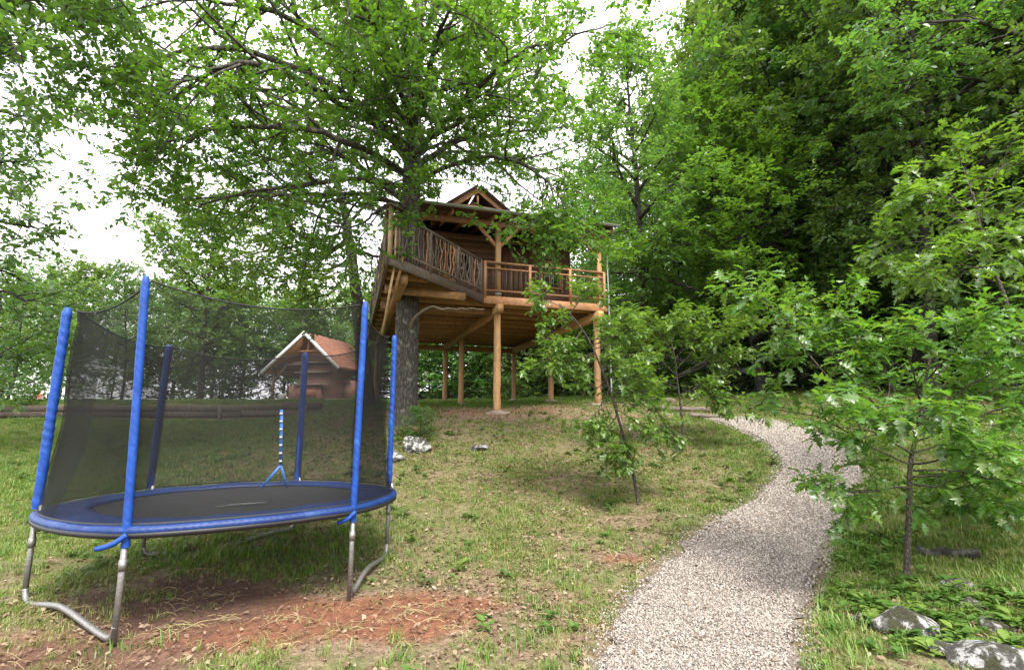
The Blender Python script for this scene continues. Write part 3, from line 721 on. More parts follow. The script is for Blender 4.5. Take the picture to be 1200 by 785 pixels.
rf = part(MB().box(T((EA0 + EA1) / 2, (b_e + b_r) / 2, roofz((b_e + b_r) / 2) + .03), (EA1 - EA0 + .06, (b_r - b_e) * 1.02 + .06, .05), A, slope), 'roof', M['sleeper'])
# far slope, falling to the back
slope2 = nrm(B - np.array([0, 0, .19]))
part(MB().box(T((EA0 + EA1) / 2, b_r + 2.15, roofz(b_r) + .03 - 2.15 * .19), (EA1 - EA0 + .06, 4.4, .05), A, slope2), 'roof', M['sleeper'])
for aa in (EA0 + .42, EA1 - .35):                # side gable triangles
    V = [T(aa, HB, ZD + HW - .01), T(aa, HB1, ZD + HW - .01), T(aa, HB1, roofz(b_r) - .19 * (HB1 - b_r) - .03), T(aa, b_r, roofz(b_r) - .03), T(aa, HB, roofz(HB) - .03)]
    V2 = [v + A * .04 for v in V]; mb = MB(); mb.add(V + V2, [[[0, 1, 2, 3, 4]], [[9, 8, 7, 6, 5]], [[i, (i + 1) % 5, 5 + (i + 1) % 5, 5 + i] for i in range(5)]]); part(mb, 'gable_wall', M['wallp'])
gP = []
for i in range(9):
    q = math.pi * i / 8; gP.append((-math.cos(q) * .06, -math.sin(q) * .06))
V = []
for e in (EA0 - .05, EA1 + .05): V += [T(e, b_e - .09 + y_, roofz(b_e) + .005 + z_) for y_, z_ in gP]
mb = MB(); mb.add(V, [[[i, i + 1, 10 + i, 9 + i] for i in range(8)], [list(range(9)), list(range(9, 18))[::-1]]]); part(mb, 'gutter', M['gutter'], smooth=True)
dp = [T(EA1 - .12, b_e - .06, roofz(b_e) - .05), T(EA1 - .12, b_e - .06, roofz(b_e) - .2), T(FA + .16, .06, ZD + EZ - .45), T(FA + .16, .06, ZD + .2), T(FA + .16, .06, float(gz(*T(FA, 0, 0)[:2])) + .15)]
part(MB().tube(spline(dp, 20), .024, 8), 'downpipe', M['gutter'], smooth=True)
# cross gable above the porch
ga0, ga1, gb = -1.05, .80, .35; gap_ = T((ga0 + ga1) / 2 - .08, gb, 0); gz0 = roofz(gb) - .02; gza = gz0 + .68; gm_ = (ga0 + ga1) / 2
for sgn, e in ((-1, ga0), (1, ga1)):
    p0 = T(e + sgn * .12, 0, gz0 - .08); p1 = T(gm_, 0, gza + .03)
    part(MB().beam(p0 + B * (gb - .12), p1 + B * (gb - .12), .045, .15, up=nrm(np.cross(p1 - p0, B)) * -sgn), 'barge_board', M['trim'])
    dirn = nrm(p1 - p0); nn = nrm(np.cross(dirn, B)); nn = nn if nn[2] > 0 else -nn
    cc = (p0 + p1) / 2 + B * (gb + 1.35) + nn * .10
    part(MB().box(cc, (np.linalg.norm(p1 - p0) + .06, 3.2, .03), dirn, B), 'gable_roof', M['sleeper'])
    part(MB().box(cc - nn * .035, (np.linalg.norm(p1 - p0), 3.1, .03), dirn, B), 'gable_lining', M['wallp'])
part(MB().beam(T(ga0 + .4, gb - .05, gz0 + .22), T(ga1 - .4, gb - .05, gz0 + .22), .05, .10), 'collar_tie', M['trim'])
V = [T(ga0 + .35, gb + .45, gz0 + .2), T(ga1 - .35, gb + .45, gz0 + .2), T(gm_, gb + .45, gza - .06)]
mb = MB(); V2 = [v + B * .04 for v in V]; mb.add(V + V2, [[[0, 1, 2], [5, 4, 3]], [[0, 3, 4, 1], [1, 4, 5, 2], [2, 5, 3, 0]]]); part(mb, 'gable_panel', M['wallp'])
part(MB().beam(T(gm_, gb - .06, gz0 + .27), T(gm_, gb - .06, gza - .1), .06, .06, up=A), 'king_post', M['trim'])
# steep stair at the back left
st0 = T(NA + .9, DB + 1.0, 0); st0[2] = float(gz(st0[0], st0[1])); st1 = T(NA + .9, DB - .1, ZD - .05)
for q in (-.35, .35): part(MB().beam(st0 + A * q, st1 + A * q, .05, .16), 'stringer', M['sleeper'])
for i in range(1, 11):
    q = st0 + (st1 - st0) * i / 11; part(MB().box(q, (.66, .2, .035), A, B), 'tread', M['sleeper'])

# ------------------------------------------------------------------ trampoline
PO = {1: (-3.93, 4.41, 2.46), 2: (-2.70, 3.76, 2.56), 5: (-1.385, 4.66, 2.57), 6: (-1.36, 5.86, 2.45), 4: (-2.62, 6.45, 2.32), 3: (-3.87, 5.66, 2.31)}
order = [1, 2, 5, 6, 4, 3]; RZ = .745
tr = thing('trampoline', (TR_C[0], TR_C[1], 0), 'oval trampoline with blue padded poles and black safety net on worn soil', 'trampoline')
tri = Vector(tr.location)
def tpart(mb, name, mat, parent=None, smooth=False):
    me = mb.me(name, mat, smooth); me.transform(__import__('mathutils').Matrix.Translation(-tri)); return link(name, me, parent or tr)
ring = spline([PO[k][:2] for k in order], 96, True); cen = ring.mean(0)
rim = cen + (ring - cen) * 1.0; n = len(rim); r = np.random.default_rng(5)
def closed_strip(rows):                          # rows of (n,3), closed round
    V = np.concatenate(rows); F = []
    for i in range(len(rows) - 1):
        for j in range(n): F.append([i * n + j, i * n + (j + 1) % n, (i + 1) * n + (j + 1) % n, (i + 1) * n + j])
    return V, np.array(F)
wob = .010 * np.sin(np.arange(n) * .9) + .016 * (vnoise(np.arange(n) * .35, 0, 1.0, 3) - .5)
def rr(f, z): return np.c_[cen + (rim - cen) * np.reshape(f, (-1, 1)), np.broadcast_to(z, (n,))]
one = np.ones(n)
V, F = closed_strip([rr(1.012 * one, RZ - .045), rr(1.022 * one + .012 * (vnoise(np.arange(n) * .4, 0, 1.0, 6) - .5), RZ - .026), rr(1.015 * one, RZ + .002), rr(.97 * one, RZ + .014 + wob * .5), rr(.88 * one, RZ + .014 + wob), rr(.80 * one, RZ + .012 + wob), rr(.765 * one + wob * .4, RZ + .008), rr(.765 * one + wob * .4, RZ - .008)])
tpart(MB().add(V, [F]), 'safety_pad', M['pad'], smooth=True)
V, F = closed_strip([rr(1.0 * one, RZ - .075), rr(1.018 * one, RZ - .062), rr(1.019 * one, RZ - .03), rr(1.0 * one, RZ - .035)])
tpart(MB().add(V, [F]), 'edge_skirt', M['skirt'], smooth=True)
rows = [rr(.80 * one, RZ - .012), rr(.6 * one, RZ - .022), rr(.3 * one, RZ - .032)]
V, F = closed_strip(rows); V = np.concatenate([V, [[cen[0], cen[1], RZ - .034]]]); L3 = [[2 * n + j, 2 * n + (j + 1) % n, 3 * n] for j in range(n)]
jm = tpart(MB().add(V, [F, np.array(L3)]), 'jumping_mat', M['mat'], smooth=True)
for du, dv, l_ in ((0, 0, .42), (.02, .06, .3), (-.08, -.05, .2)):    # pale printed mark on the mat
    c0 = np.array([cen[0] + .18 + du, cen[1] - .28 + dv, RZ - .014]); tpart(MB().box(c0, (l_, .016, .002), (.86, .5, 0), (-.5, .86, 0)), 'printed_mark', M['gutter'], jm)
# frame tube under the pad
P = rr(.985 * one, RZ - .06); P = np.concatenate([P, P[:2]])
tpart(MB().tube(P, .02, 8, False), 'frame_tube', M['metal'], smooth=True)
def sleeve(k):
    x, y, top = PO[k]; wide = {1: .036, 2: .028, 5: .029, 6: .030, 3: .035, 4: .038}[k]
    lean = {1: (.02, 0), 6: (.0, .0), 3: (.03, .02), 4: (0.0, 0), 2: (-.06, -.02), 5: (.02, 0)}[k]
    nz, ns = 90, 14; zz = np.linspace(RZ + .02 if k not in (2, 5) else RZ - .13, top, nz); V = []
    for i, z in enumerate(zz):
        f = (z - RZ) / (top - RZ); q = np.arange(ns) / ns * 2 * math.pi
        rad = wide * (1 + (.10 if k in (1, 6) else .035) * np.sin(q * 1 + z * (75 if k in (1, 6) else 120) + 2.5 * np.sin(z * 5)) * (.5 + .5 * np.sin(z * 9 + k)) + .03 * np.sin(q * 2 + z * 23 + np.sin(z * 11))) * (1 if i < nz - 2 else .75)
        V.append(np.c_[x + lean[0] * f + rad * np.cos(q), y + lean[1] * f + rad * np.sin(q), np.full(ns, z)])
    V = np.concatenate(V); F = []
    for i in range(nz - 1):
        for j in range(ns): F.append([i * ns + j, i * ns + (j + 1) % ns, (i + 1) * ns + (j + 1) % ns, (i + 1) * ns + j])
    o = tpart(MB().add(V, [np.array(F), [list(range((nz - 1) * ns, nz * ns))]]), 'pole_sleeve', M['blue'], smooth=True)
    return np.array([x + lean[0], y + lean[1], top])
tops = {k: sleeve(k) for k in order}
# legs
def leg_pts(k): return np.array(PO[k][:2])
for k in order:
    x, y, _ = PO[k]; z0 = float(gz(x, y)); z0 = z0 - .02
    tpart(MB().tube([[x, y, RZ - .02], [x, y, RZ * .5], [x, y, z0 + .05]], .021, 10), 'leg', M['metal'], smooth=True)
    if k not in (2, 5): tpart(MB().tube([[x + .03, y, RZ - .16], [x + .03, y, RZ + .05]], .02, 10), 'pole_end', M['metal'], smooth=True)
    tpart(MB().tube([[x, y, RZ * .62], [x, y, RZ * .72]], .026, 10), 'bracket', M['metal'], smooth=True)
for a_, b_2, bendz in ((1, 2, .06), (5, 6, .07), (3, 4, -.02)):
    p, q = np.array(PO[a_][:2]), np.array(PO[b_2][:2]); dvec = q - p
    zz = lambda f: float(gz(*(p + dvec * f))) if a_ == 3 else max(float(gz(*(p + dvec * f))), .5 * float(gz(*p) + gz(*q)))
    pts = [[*p, .10 + (zz(0))], [*(p + dvec * .03), .03 + zz(0)], [*(p + dvec * .12), .015 + zz(.1)], [*(p + dvec * .32), bendz + zz(.3)], [*(p + dvec * .5), bendz + .01 + zz(.5)], [*(p + dvec * .85), .02 + zz(.85)], [*(p + dvec * .97), .02 + zz(1)], [*q, .10 + zz(1)]]
    tpart(MB().tube(spline(pts, 42), .022, 10), 'ground_tube', M['metal'], smooth=True)
# net
NN = 24; top = []; bot = []
for a_ in range(6):
    k0, k1 = order[a_], order[(a_ + 1) % 6]; t0, t1 = tops[k0], tops[k1]
    L = np.linalg.norm(t1 - t0)
    for j in range(NN):
        f = j / NN; p = t0 * (1 - f) + t1 * f; sag = .13 * L * 4 * f * (1 - f) * .55
        top.append([p[0], p[1], p[2] - sag - .02])
top = np.array(top); bi = np.linspace(0, n, len(top), endpoint=False)
botxy = np.stack([np.interp(bi, np.arange(n + 1), np.append(rim[:, q], rim[0, q])) for q in (0, 1)], -1)
botxy = cen + (botxy - cen) * .99; rows = []
topi = cen + (top[:, :2] - cen) * .955
NRW = 14; rn = np.random.default_rng(9)
for i in range(NRW + 1):
    f = i / NRW; e = (1 - f) ** 3.0
    xy = topi * (1 - e) + botxy * e; z = (RZ + .02) * (1 - f) + top[:, 2] * f
    xy = xy + nrm(xy - cen) * (.012 * np.sin(np.arange(len(top))[:, None] * .7 + i * .8) * (0 < i < NRW))
    rows.append(np.c_[xy, z])
n_keep = n; n = len(top); V, F = closed_strip(rows); n = n_keep
tpart(MB().add(V, [F]), 'safety_net', M['net'], smooth=True)
q0 = 5 * NN; fl = np.stack([r_[q0 - 0:q0 + NN + 0] for r_ in rows]); fl = np.concatenate([fl, np.stack([r_[:NN // 2] for r_ in rows])], 1); nc = fl.shape[1]
fl = fl.copy(); fl[..., :2] = cen + (fl[..., :2] - cen) * .985                # second net layer, added at both ends to make the net look darker
for fl in (fl, np.stack([r_[2 * NN:3 * NN + 1] for r_ in rows]) * np.array([1, 1, 1.0])):
  nc = fl.shape[1]
  if nc != NN + NN // 2: fl[..., :2] = cen + (fl[..., :2] - cen) * .985
  ii = np.arange(fl.shape[0] * nc).reshape(-1, nc); tpart(MB().add(fl.reshape(-1, 3), [np.stack([ii[:-1, :-1], ii[:-1, 1:], ii[1:, 1:], ii[1:, :-1]], -1).reshape(-1, 4)]), 'added_net_layer', M['net'], smooth=True)
for h0, h1 in ((RZ + .018, RZ + .028),):
    m_ = len(top); hb = rows[0].copy(); hb[:, 2] = h0; ht = rows[0].copy(); ht[:, 2] = h1; hb[:, :2] = cen + (hb[:, :2] - cen) * 1.004; ht[:, :2] = cen + (ht[:, :2] - cen) * 1.002; n_keep = n; n = m_; V, F = closed_strip([hb, ht]); n = n_keep
    tpart(MB().add(V, [F]), 'net_hem', M['skirt'], smooth=True)
P = np.concatenate([rows[-1], rows[-1][:2]]); tpart(MB().tube(P, .007, 6, False), 'top_cord', M['rope'], smooth=True)
# entrance tape on the far side of the net
e0 = PD(330, 480, 6.02); e1 = PD(329, 545, 6.02); e2 = PD(304, 573, 5.98); e3 = PD(337, 573, 6.06)
zp = tpart(MB().beam(e0, e1, .035, .012, up=(0, 1, 0)), 'entrance_zip', M['zip'])
for i in range(7):
    q = e0 + (e1 - e0) * (i + .5) / 7; tpart(MB().box(q + [0, -.01, 0], (.034, .006, .022)), 'zip_stitch', M['white'], zp)
for q in (e2, e3): tpart(MB().beam(e1, q, .028, .01, up=(0, 1, 0)), 'entrance_strap', M['zip'], zp)
# strap ends tied below the near poles
for k, s in ((2, 1), (5, .7)):
    x, y, _ = PO[k]
    tpart(MB().tube(spline([[x + .03, y - .035, RZ - .04], [x - .05 * s, y - .06, RZ - .10], [x - .16 * s, y - .05, RZ - .13]], 10), [.02] * 9 + [.012] * 2 if False else .018, 8), 'strap_end', M['blue'], smooth=True)

# ------------------------------------------------------------------ trees
def leaves_np(S, D, U, L, kind, rg):
    """S start, D direction, U rough normal, L length -> verts, tris, rnd"""
    T_, TF = leaf_geo(kind); X = nrm(D); Yv = nrm(np.cross(U, X)); Z = np.cross(X, Yv); k = len(T_); n = len(S)
    V = S[:, None] + L[:, None, None] * (T_[None, :, 0, None] * X[:, None] + T_[None, :, 1, None] * Yv[:, None] + T_[None, :, 2, None] * Z[:, None])
    F = (TF[None] + (np.arange(n) * k)[:, None, None]).reshape(-1, 3)
    return V.reshape(-1, 3), F
def branch_poly(p, d, L, n, wig, trop, rg):
    P = [np.asarray(p, float)]; d = nrm(d)
    for i in range(n):
        d = nrm(d + rg.normal(0, wig, 3) + np.array([0, 0, trop])); P.append(P[-1] + d * L / n)
    return np.array(P)
def at_t(P, t):
    f = t * (len(P) - 1); i = min(int(f), len(P) - 2); return P[i] * (1 - (f - i)) + P[i + 1] * (f - i), nrm(P[i + 1] - P[i])
def spawn(brs, n_of, len_of, ang, wig, trop, rg, tmin=.25, seg=4, flat=.5):
    out = []
    for P, R in brs:
        L = np.linalg.norm(np.diff(P, axis=0), axis=1).sum(); n = max(1, int(round(n_of(L))))
        for i in range(n):
            t = tmin + (1 - tmin) * (i + rg.random()) / n
            q, d = at_t(P, min(t, .999)); s = nrm(np.cross(d, rg.normal(size=3)))
            s = nrm(s * np.array([1, 1, flat])); s = nrm(s - d * (s @ d))
            a = ang * (.75 + .5 * rg.random()); dd = d * math.cos(a) + s * math.sin(a)
            l_ = len_of(L, t) * (.65 + .7 * rg.random())
            Pn = branch_poly(q, dd, l_, seg, wig, trop, rg); r0 = min(np.interp(t, np.linspace(0, 1, len(R)), R) * .62, .012 + .018 * l_)
            out.append((Pn, np.linspace(r0, max(r0 * .3, .003), len(Pn))))
        q, d = P[-1], nrm(P[-1] - P[-2])
    return out
def twig_leaves(brs, n_tw, tw_len, n_lf, lf_len, kind, rg, droop=.15, flatn=.6, tmin=.15, spread=.9):
    """last level, all at once: twigs on each branch, leaves on each twig"""
    S = []; D = []
    for P, R in brs:
        for i in range(n_tw):
            t = tmin + (1 - tmin) * (i + rg.random()) / n_tw; q, d = at_t(P, min(t, .999)); S.append(q); D.append(d)
        S.append(P[-1]); D.append(nrm(P[-1] - P[-2]))
    S = np.array(S); D = np.array(D); N = len(S)
    rnd = rg.normal(size=(N, 3)) * [1, 1, .5]; D = nrm(D * .8 + nrm(rnd) * spread + np.array([0, 0, .1]))
    TL = tw_len * (.6 + .8 * rg.random(N))
    # twig wood: thin three-sided tubes
    side = nrm(np.cross(D, [0, 0, 1.0])); up = np.cross(side, D); rad = np.maximum(.0035, .006 * tw_len / .35) * np.ones(N)
    E_ = S + D * TL[:, None]
    V0 = np.concatenate([np.stack([S + rad[:, None] * (math.cos(q) * side + math.sin(q) * up) for q in (0, 2.09, 4.19)], 1), E_[:, None]], 1).reshape(-1, 3)
    F0 = (np.array([[0, 1, 3], [1, 2, 3], [2, 0, 3]])[None] + (np.arange(N) * 4)[:, None, None]).reshape(-1, 3)
    # leaves
    t = (np.arange(n_lf) + .5) / n_lf; t = t ** .8
    LS = (S[:, None] + D[:, None] * TL[:, None, None] * t[None, :, None]).reshape(-1, 3)
    DD = np.repeat(D, n_lf, 0); sg = np.tile(np.where(np.arange(n_lf) % 2, 1, -1), N)[:, None]
    sd_ = np.repeat(side, n_lf, 0) * sg
    LD = nrm(DD * .55 + sd_ * .75 + rg.normal(0, .33, LS.shape) + np.array([0, 0, -droop]))
    LU = np.array([0, 0, 1.0]) + rg.normal(0, 1 - flatn, LS.shape)
    LL = lf_len * (.5 + .85 * rg.random(len(LS)))
    V, F = leaves_np(LS, LD, LU, LL, kind, rg); k = len(leaf_geo(kind)[0])
    cl = np.repeat(rg.random(N), n_lf); rv = np.clip(.55 * cl + .45 * rg.random(len(LS)), 0, 1)
    return (V, F, np.repeat(rv, k)), (V0, F0), (LS, LD, LU, LL, rv)
def wood_mesh(name, brs, twigs, mat, origin, ks=(10, 6, 5, 3), jit=0.0, rg=None):
    mb = MB()
    for P, R in brs:
        k = 12 if R[0] > .12 else (7 if R[0] > .04 else (5 if R[0] > .018 else 3))
        mb.tube(P - origin, R, k, R[0] > .02, jit if R[0] > .1 else 0, rg)
    if twigs is not None: mb.add(twigs[0] - origin, [twigs[1]])
    return mb.me(name, mat, True)
def crown_mesh(name, geo, mat, origin): return mesh_np(name, geo[0] - origin, [geo[1]], mat, {'rnd': geo[2]})
def merge(gs):
    V = []; F = []; R = []; o = 0
    for g in gs:
        V.append(g[0]); F.append(g[1] + o); o += len(g[0])
        if len(g) > 2: R.append(g[2])
    return (np.concatenate(V), np.concatenate(F), np.concatenate(R)) if R else (np.concatenate(V), np.concatenate(F))
def taper(P, r0, r1): return np.linspace(r0, r1, len(P))

# --- the big oak that carries the treehouse (limbs read off the photograph, at distances that its spread allows)
rg = np.random.default_rng(21); OD = 11.95
ob = PD(473, 492, OD); ob[2] = float(gz(ob[0], ob[1]))
tpts = [PD(471, 505, OD), PD(474, 470, OD), PD(476, 420, OD), PD(478, 360, OD), PD(480, 290, OD), PD(482, 220, OD), PD(485, 150, OD), PD(488, 80, OD), PD(491, 10, OD), PD(494, -70, OD), PD(490, -170, OD)]
TP = spline(tpts, 60); z_ = TP[:, 2] - ob[2]
TR = np.interp(z_, [-.3, .1, .5, 1.5, 4, 6.5, 8, 10, 12, 16], [.42, .37, .31, .285, .265, .215, .17, .12, .085, .04])
def limb(v0, pts, r0):
    i = np.argmin(np.abs(TP[:, 2] - PD(482, v0, OD)[2])); P = [TP[i]] + [PD(u, v, OD + dy) for u, v, dy in pts]
    S = spline(np.array(P), 6 * len(P)); S[1:] += np.cumsum(rg.normal(0, .018, S[1:].shape), 0); return S, np.linspace(r0, .012, len(S))
limbs = [limb(*q) for q in (
    (200, [(440, 140, -.3), (400, 116, -.6), (300, 102, -1.2), (205, 100, -2)], .10),
    (238, [(445, 212, 0), (420, 190, -.2), (380, 166, -.5), (310, 160, -1)], .085),
    (243, [(440, 232, -.4), (395, 226, -.8), (320, 228, -1.3), (215, 238, -1.6)], .075),
    (160, [(440, 112, .5), (400, 98, .8), (320, 92, 1)], .07),
    (140, [(452, 62, .3), (400, 10, .2), (350, -40, 0)], .08),
    (95, [(455, 30, .5), (430, -40, .4)], .07),
    (190, [(400, 110, -2.0), (270, 60, -2.8), (170, 75, -3.2), (125, 110, -3.4)], .09),
    (150, [(370, 40, -2.5), (250, 0, -3.2), (160, 10, -3.6)], .085),
    (210, [(390, 180, 2), (260, 200, 3.2), (170, 205, 3.6)], .08),
    (225, [(400, 215, -2), (300, 225, -2.6), (215, 240, -3)], .07),
    (205, [(390, 160, -3), (300, 150, -3.4), (200, 165, -3.8), (140, 190, -4)], .075),
    (175, [(330, 130, 1.5), (210, 130, 2.5), (130, 140, 2.8)], .08),
    (160, [(450, 150, -1.6), (420, 130, -2.6)], .05), (120, [(460, 80, -1.6), (430, 50, -2.8)], .05), (140, [(515, 110, -1.6), (540, 90, -2.8)], .05), (190, [(520, 170, -1.6), (560, 160, -2.6)], .05),
    (80, [(500, 20, -1.6), (520, -10, -3)], .05), (60, [(470, 0, -2), (440, -30, -3)], .05), (175, [(470, 130, -2), (455, 110, -3.4)], .05), (100, [(495, 60, -2), (500, 30, -3.4)], .05),
    (200, [(540, 162, 0), (600, 156, -.2), (668, 150, -.5)], .085),
    (195, [(530, 180, 1.2), (590, 185, 2.2), (650, 200, 2.8)], .06),
    (130, [(545, 88, 0), (595, 60, -.2), (640, 20, -.3)], .075),
    (170, [(560, 130, -.8), (610, 108, -1.2), (655, 52, -1.6), (715, 30, -2)], .075),
    (110, [(530, 58, .2), (565, 5, 0)], .06),
    (215, [(550, 190, -1), (605, 195, -1.8), (640, 225, -2.4), (643, 268, -2.6)], .06),
    (185, [(540, 120, -2.4), (600, 60, -4), (660, 30, -4.6)], .07),
    (150, [(510, 60, -3), (540, -20, -5)], .08),
    (150, [(450, 60, -3), (400, -30, -5), (380, -60, -5.5)], .08),
    (130, [(390, -20, -2), (280, -60, -2.4), (200, -50, -2.8)], .08),
    (60, [(560, -60, 0), (640, -90, 0)], .06), (40, [(520, -110, 1)], .05), (30, [(400, -110, 0)], .06),
    (120, [(500, 40, 2.5), (520, -40, 4)], .07), (180, [(440, 120, 2.5), (380, 70, 4)], .07), (200, [(560, 150, 2.8), (610, 120, 4)], .06),
    (170, [(330, 90, -3.8), (240, 90, -4), (190, 120, -4.4)], .07),
    (238, [(455, 245, -1.4), (430, 262, -2.2), (390, 262, -2.8)], .045),
)]
sec = spawn(limbs, lambda L: 3 + 1.5 * L, lambda L, t: .42 * L * (1 - .45 * t) if L < 5 else 1.9 * (1.15 - .5 * t), .85, .16, .03, rg, .22, 5)
for i in range(9):                               # drooping spray before the porch
    u0 = 622 + 5 * i; dd = rg.normal(0, .25); S = spline([PD(u0, 214 + 3 * (i % 3), 9.5 + dd), PD(u0 + rg.normal(0, 6), 245, 9.35 + dd), PD(u0 + rg.normal(2, 9), 262 + 30 * rg.random(), 9.25 + dd)], 8); sec.append((S, np.linspace(.014, .004, len(S))))
ter = spawn(sec + limbs, lambda L: 1.7 + 1.0 * L if L < 3 else .85 * L, lambda L, t: .70, .9, .2, .0, rg, .2, 3)
crown, tw, _ = twig_leaves(ter, 6, .32, 8, .108, 'four', rg, .2, .5)
# pale dead branch under the deck
dbp = spline([PD(479, 392, OD), PD(486, 372, OD - .5), PD(505, 361, OD - .7), PD(535, 363, OD - .8), PD(568, 362, OD - .9)], 24); dbp[2:-1, 2] += rg.normal(0, .02, len(dbp) - 3)
oak = thing('oak_tree', ob, 'big old oak whose grey trunk rises through the treehouse deck', 'tree')
link('trunk', wood_mesh('trunk', [(TP, TR)] + limbs + sec + ter, tw, M['bark'], ob, jit=.10, rg=rg), oak)
link('dead_branch', MB().tube(dbp - ob, np.linspace(.045, .012, len(dbp)), 7).me('dead_branch', M['deadwood'], True), oak)
cr = link('crown', crown_mesh('crown', crown, M['oak_leaf'], ob), oak)
print('oak leaves', len(crown[1]) // 6)

# --- general tree builder for the woods
def make_tree(seed, H, r0, crown0, spread, n_limb, leaf, kind='two', el=(.15, .9), shape=None, n_tw=4, n_lf=7, sec_n=5, ter_n=4, flatn=.55, lean=.02, ter_len=.75, tw_len=.42, droop=.15, flat=.5):
    rg = np.random.default_rng(seed)
    P = branch_poly([0, 0, -.3], [rg.normal(0, lean), rg.normal(0, lean), 1], H + .3, 14, .035, .03, rg)
    R = np.interp(np.linspace(0, 1, 15), [0, .05, .3, .7, 1], [r0 * 1.25, r0, r0 * .8, r0 * .45, .02]); lm = []
    shape = shape or (lambda f: math.sin(math.pi * (f * .80 + .16)) ** .7)
    for i in range(n_limb):
        f = (i + rg.random()) / n_limb; q, d = at_t(P, crown0 + (1 - crown0) * f * .97)
        az = i * 2.4 + rg.normal(0, .4); e = el[0] + (el[1] - el[0]) * f + rg.normal(0, .1)
        L = spread * shape(f) * (.75 + .5 * rg.random())
        Pn = branch_poly(q, [math.cos(az) * math.cos(e), math.sin(az) * math.cos(e), math.sin(e)], L, 6, .11, .015, rg)
        lm.append((Pn, np.linspace(min(.03 + .016 * L, np.interp(crown0 + (1 - crown0) * f, np.linspace(0, 1, 15), R) * .7), .01, 7)))
    sec = spawn(lm, lambda L: sec_n * (.5 + L / spread * .7), lambda L, t: max(.6, .42 * L * (1.1 - .5 * t)), .85, .14, .01, rg, .2, 4, flat)
    ter = spawn(sec + lm, lambda L: ter_n * max(.6, L / 1.8), lambda L, t: ter_len, .9, .18, 0, rg, .15, 3, flat)
    g, tw, _ = twig_leaves(ter, n_tw, tw_len, n_lf, leaf, kind, rg, droop, flatn)
    return [(P, R)] + lm + sec, g
PROTO = {}
def proto(key, mat, bark, **kw):
    brs, g = make_tree(**kw); o0 = np.zeros(3)
    PROTO[key] = (wood_mesh(key + '_trunk', brs, None, M[bark], o0), crown_mesh(key + '_crown', g, M[mat], o0))
    print(key, 'leaves', len(g[1]) // 2)
proto('wood_a', 'wood_leaf', 'bark_dark', seed=101, H=20, r0=.24, crown0=.12, spread=4.6, n_limb=34, leaf=.23, flatn=.3)
proto('wood_b', 'wood_leaf', 'bark_dark', seed=102, H=18, r0=.20, crown0=.16, spread=4.0, n_limb=32, leaf=.22, flatn=.3)
proto('pale', 'pale_leaf', 'bark_dark', seed=103, H=15, r0=.20, crown0=.20, spread=3.4, n_limb=32, leaf=.16, n_tw=5, el=(.2, 1.0))
proto('spray', 'spray_leaf', 'bark_dark', seed=104, H=11, r0=.16, crown0=.06, spread=4.4, n_limb=34, leaf=.15, el=(.05, .5), n_tw=5, n_lf=9, flatn=.78, flat=.12, droop=.05, ter_len=.9, shape=lambda f: 1.05 - .78 * f)
proto('shrub', 'wood_leaf', 'bark_dark', seed=105, H=4.6, r0=.06, crown0=.05, spread=2.3, n_limb=22, leaf=.15, n_tw=3, n_lf=7, sec_n=5, el=(.2, 1.0), ter_len=.6)
proto('far', 'pale_leaf', 'bark_dark', seed=106, H=11, r0=.17, crown0=.22, spread=4.0, n_limb=26, leaf=.24, n_tw=3, sec_n=5)
def put(name, key, x, y, s, rz, label, cat='tree', group=None, sz=None, mat=None):
    o = thing(name, (x, y, float(gz(x, y, False)) - .05), label, cat, group); o.rotation_euler[2] = rz; o.scale = (s, s, sz or s)
    a = link('trunk', PROTO[key][0], o); b = link('crown', PROTO[key][1], o)
    if mat: b.material_slots[0].link = 'OBJECT'; b.material_slots[0].material = M[mat]
    return o
rp = np.random.default_rng(77)
# the wood on the right and behind
GW = 'tall trees of the wood beyond the path'
LW = 'tall dark leafy tree standing in the dense wood beyond the gravel path'
for k, (x, y, key, s) in enumerate([(11.3, 17.8, 'wood_a', 1.0), (13.5, 14.2, 'wood_b', 1.0), (15.5, 18.5, 'wood_a', 1.05), (19, 13.5, 'wood_a', 1.0),
        (11.2, 24.2, 'wood_a', .95), (11.5, 22.5, 'wood_b', 1.1), (16.5, 23.5, 'wood_b', 1.15), (22, 20, 'wood_b', 1.1), (26, 24, 'wood_a', 1.15), (9.0, 28, 'wood_a', .85), (14, 29, 'wood_a', 1.15), (20, 29.5, 'wood_b', 1.2),
        (27, 31, 'wood_a', 1.2), (34, 28, 'wood_b', 1.3), (4.4, 27.5, 'wood_b', .80), (7, 35, 'wood_b', .8), (17, 36, 'wood_a', 1.2), (25, 38, 'wood_b', 1.3), (35, 38, 'wood_a', 1.3), (17.5, 9.0, 'wood_a', .95)]):
    put('wood_tree', key, x, y, s, rp.random() * 6.28, LW, 'tree', GW)
for (x, y, key, s) in [(9.6, 18.9, 'wood_b', .78), (11.6, 14.6, 'wood_a', .62), (14.2, 12.0, 'wood_b', .68), (10.6, 20.6, 'pale', 1.15), (10.9, 13.4, 'pale', .95), (13.6, 16.4, 'pale', 1.1), (16.4, 12.6, 'wood_a', .8)]:
    put('edge_tree', key, x, y, s, rp.random() * 6.28, 'lower leafy tree in the front rank of the wood facing the path', 'tree', 'lower trees at the front of the wood')
put('hornbeam_tree', 'spray', 7.9, 16.3, 1.0, .6, 'spreading tree with bright layered sprays at the edge of the dark wood')
put('hornbeam_tree', 'spray', 12.0, 18.5, 1.0, 2.6, LW, 'tree', GW)
put('slender_tree', 'pale', 4.4, 17.6, .83, 1.2, 'light green tree standing just right of the treehouse porch')
put('slender_tree', 'pale', 6.4, 20.0, .84, 3.4, 'light green tree with thin trunk behind the porch downpipe')
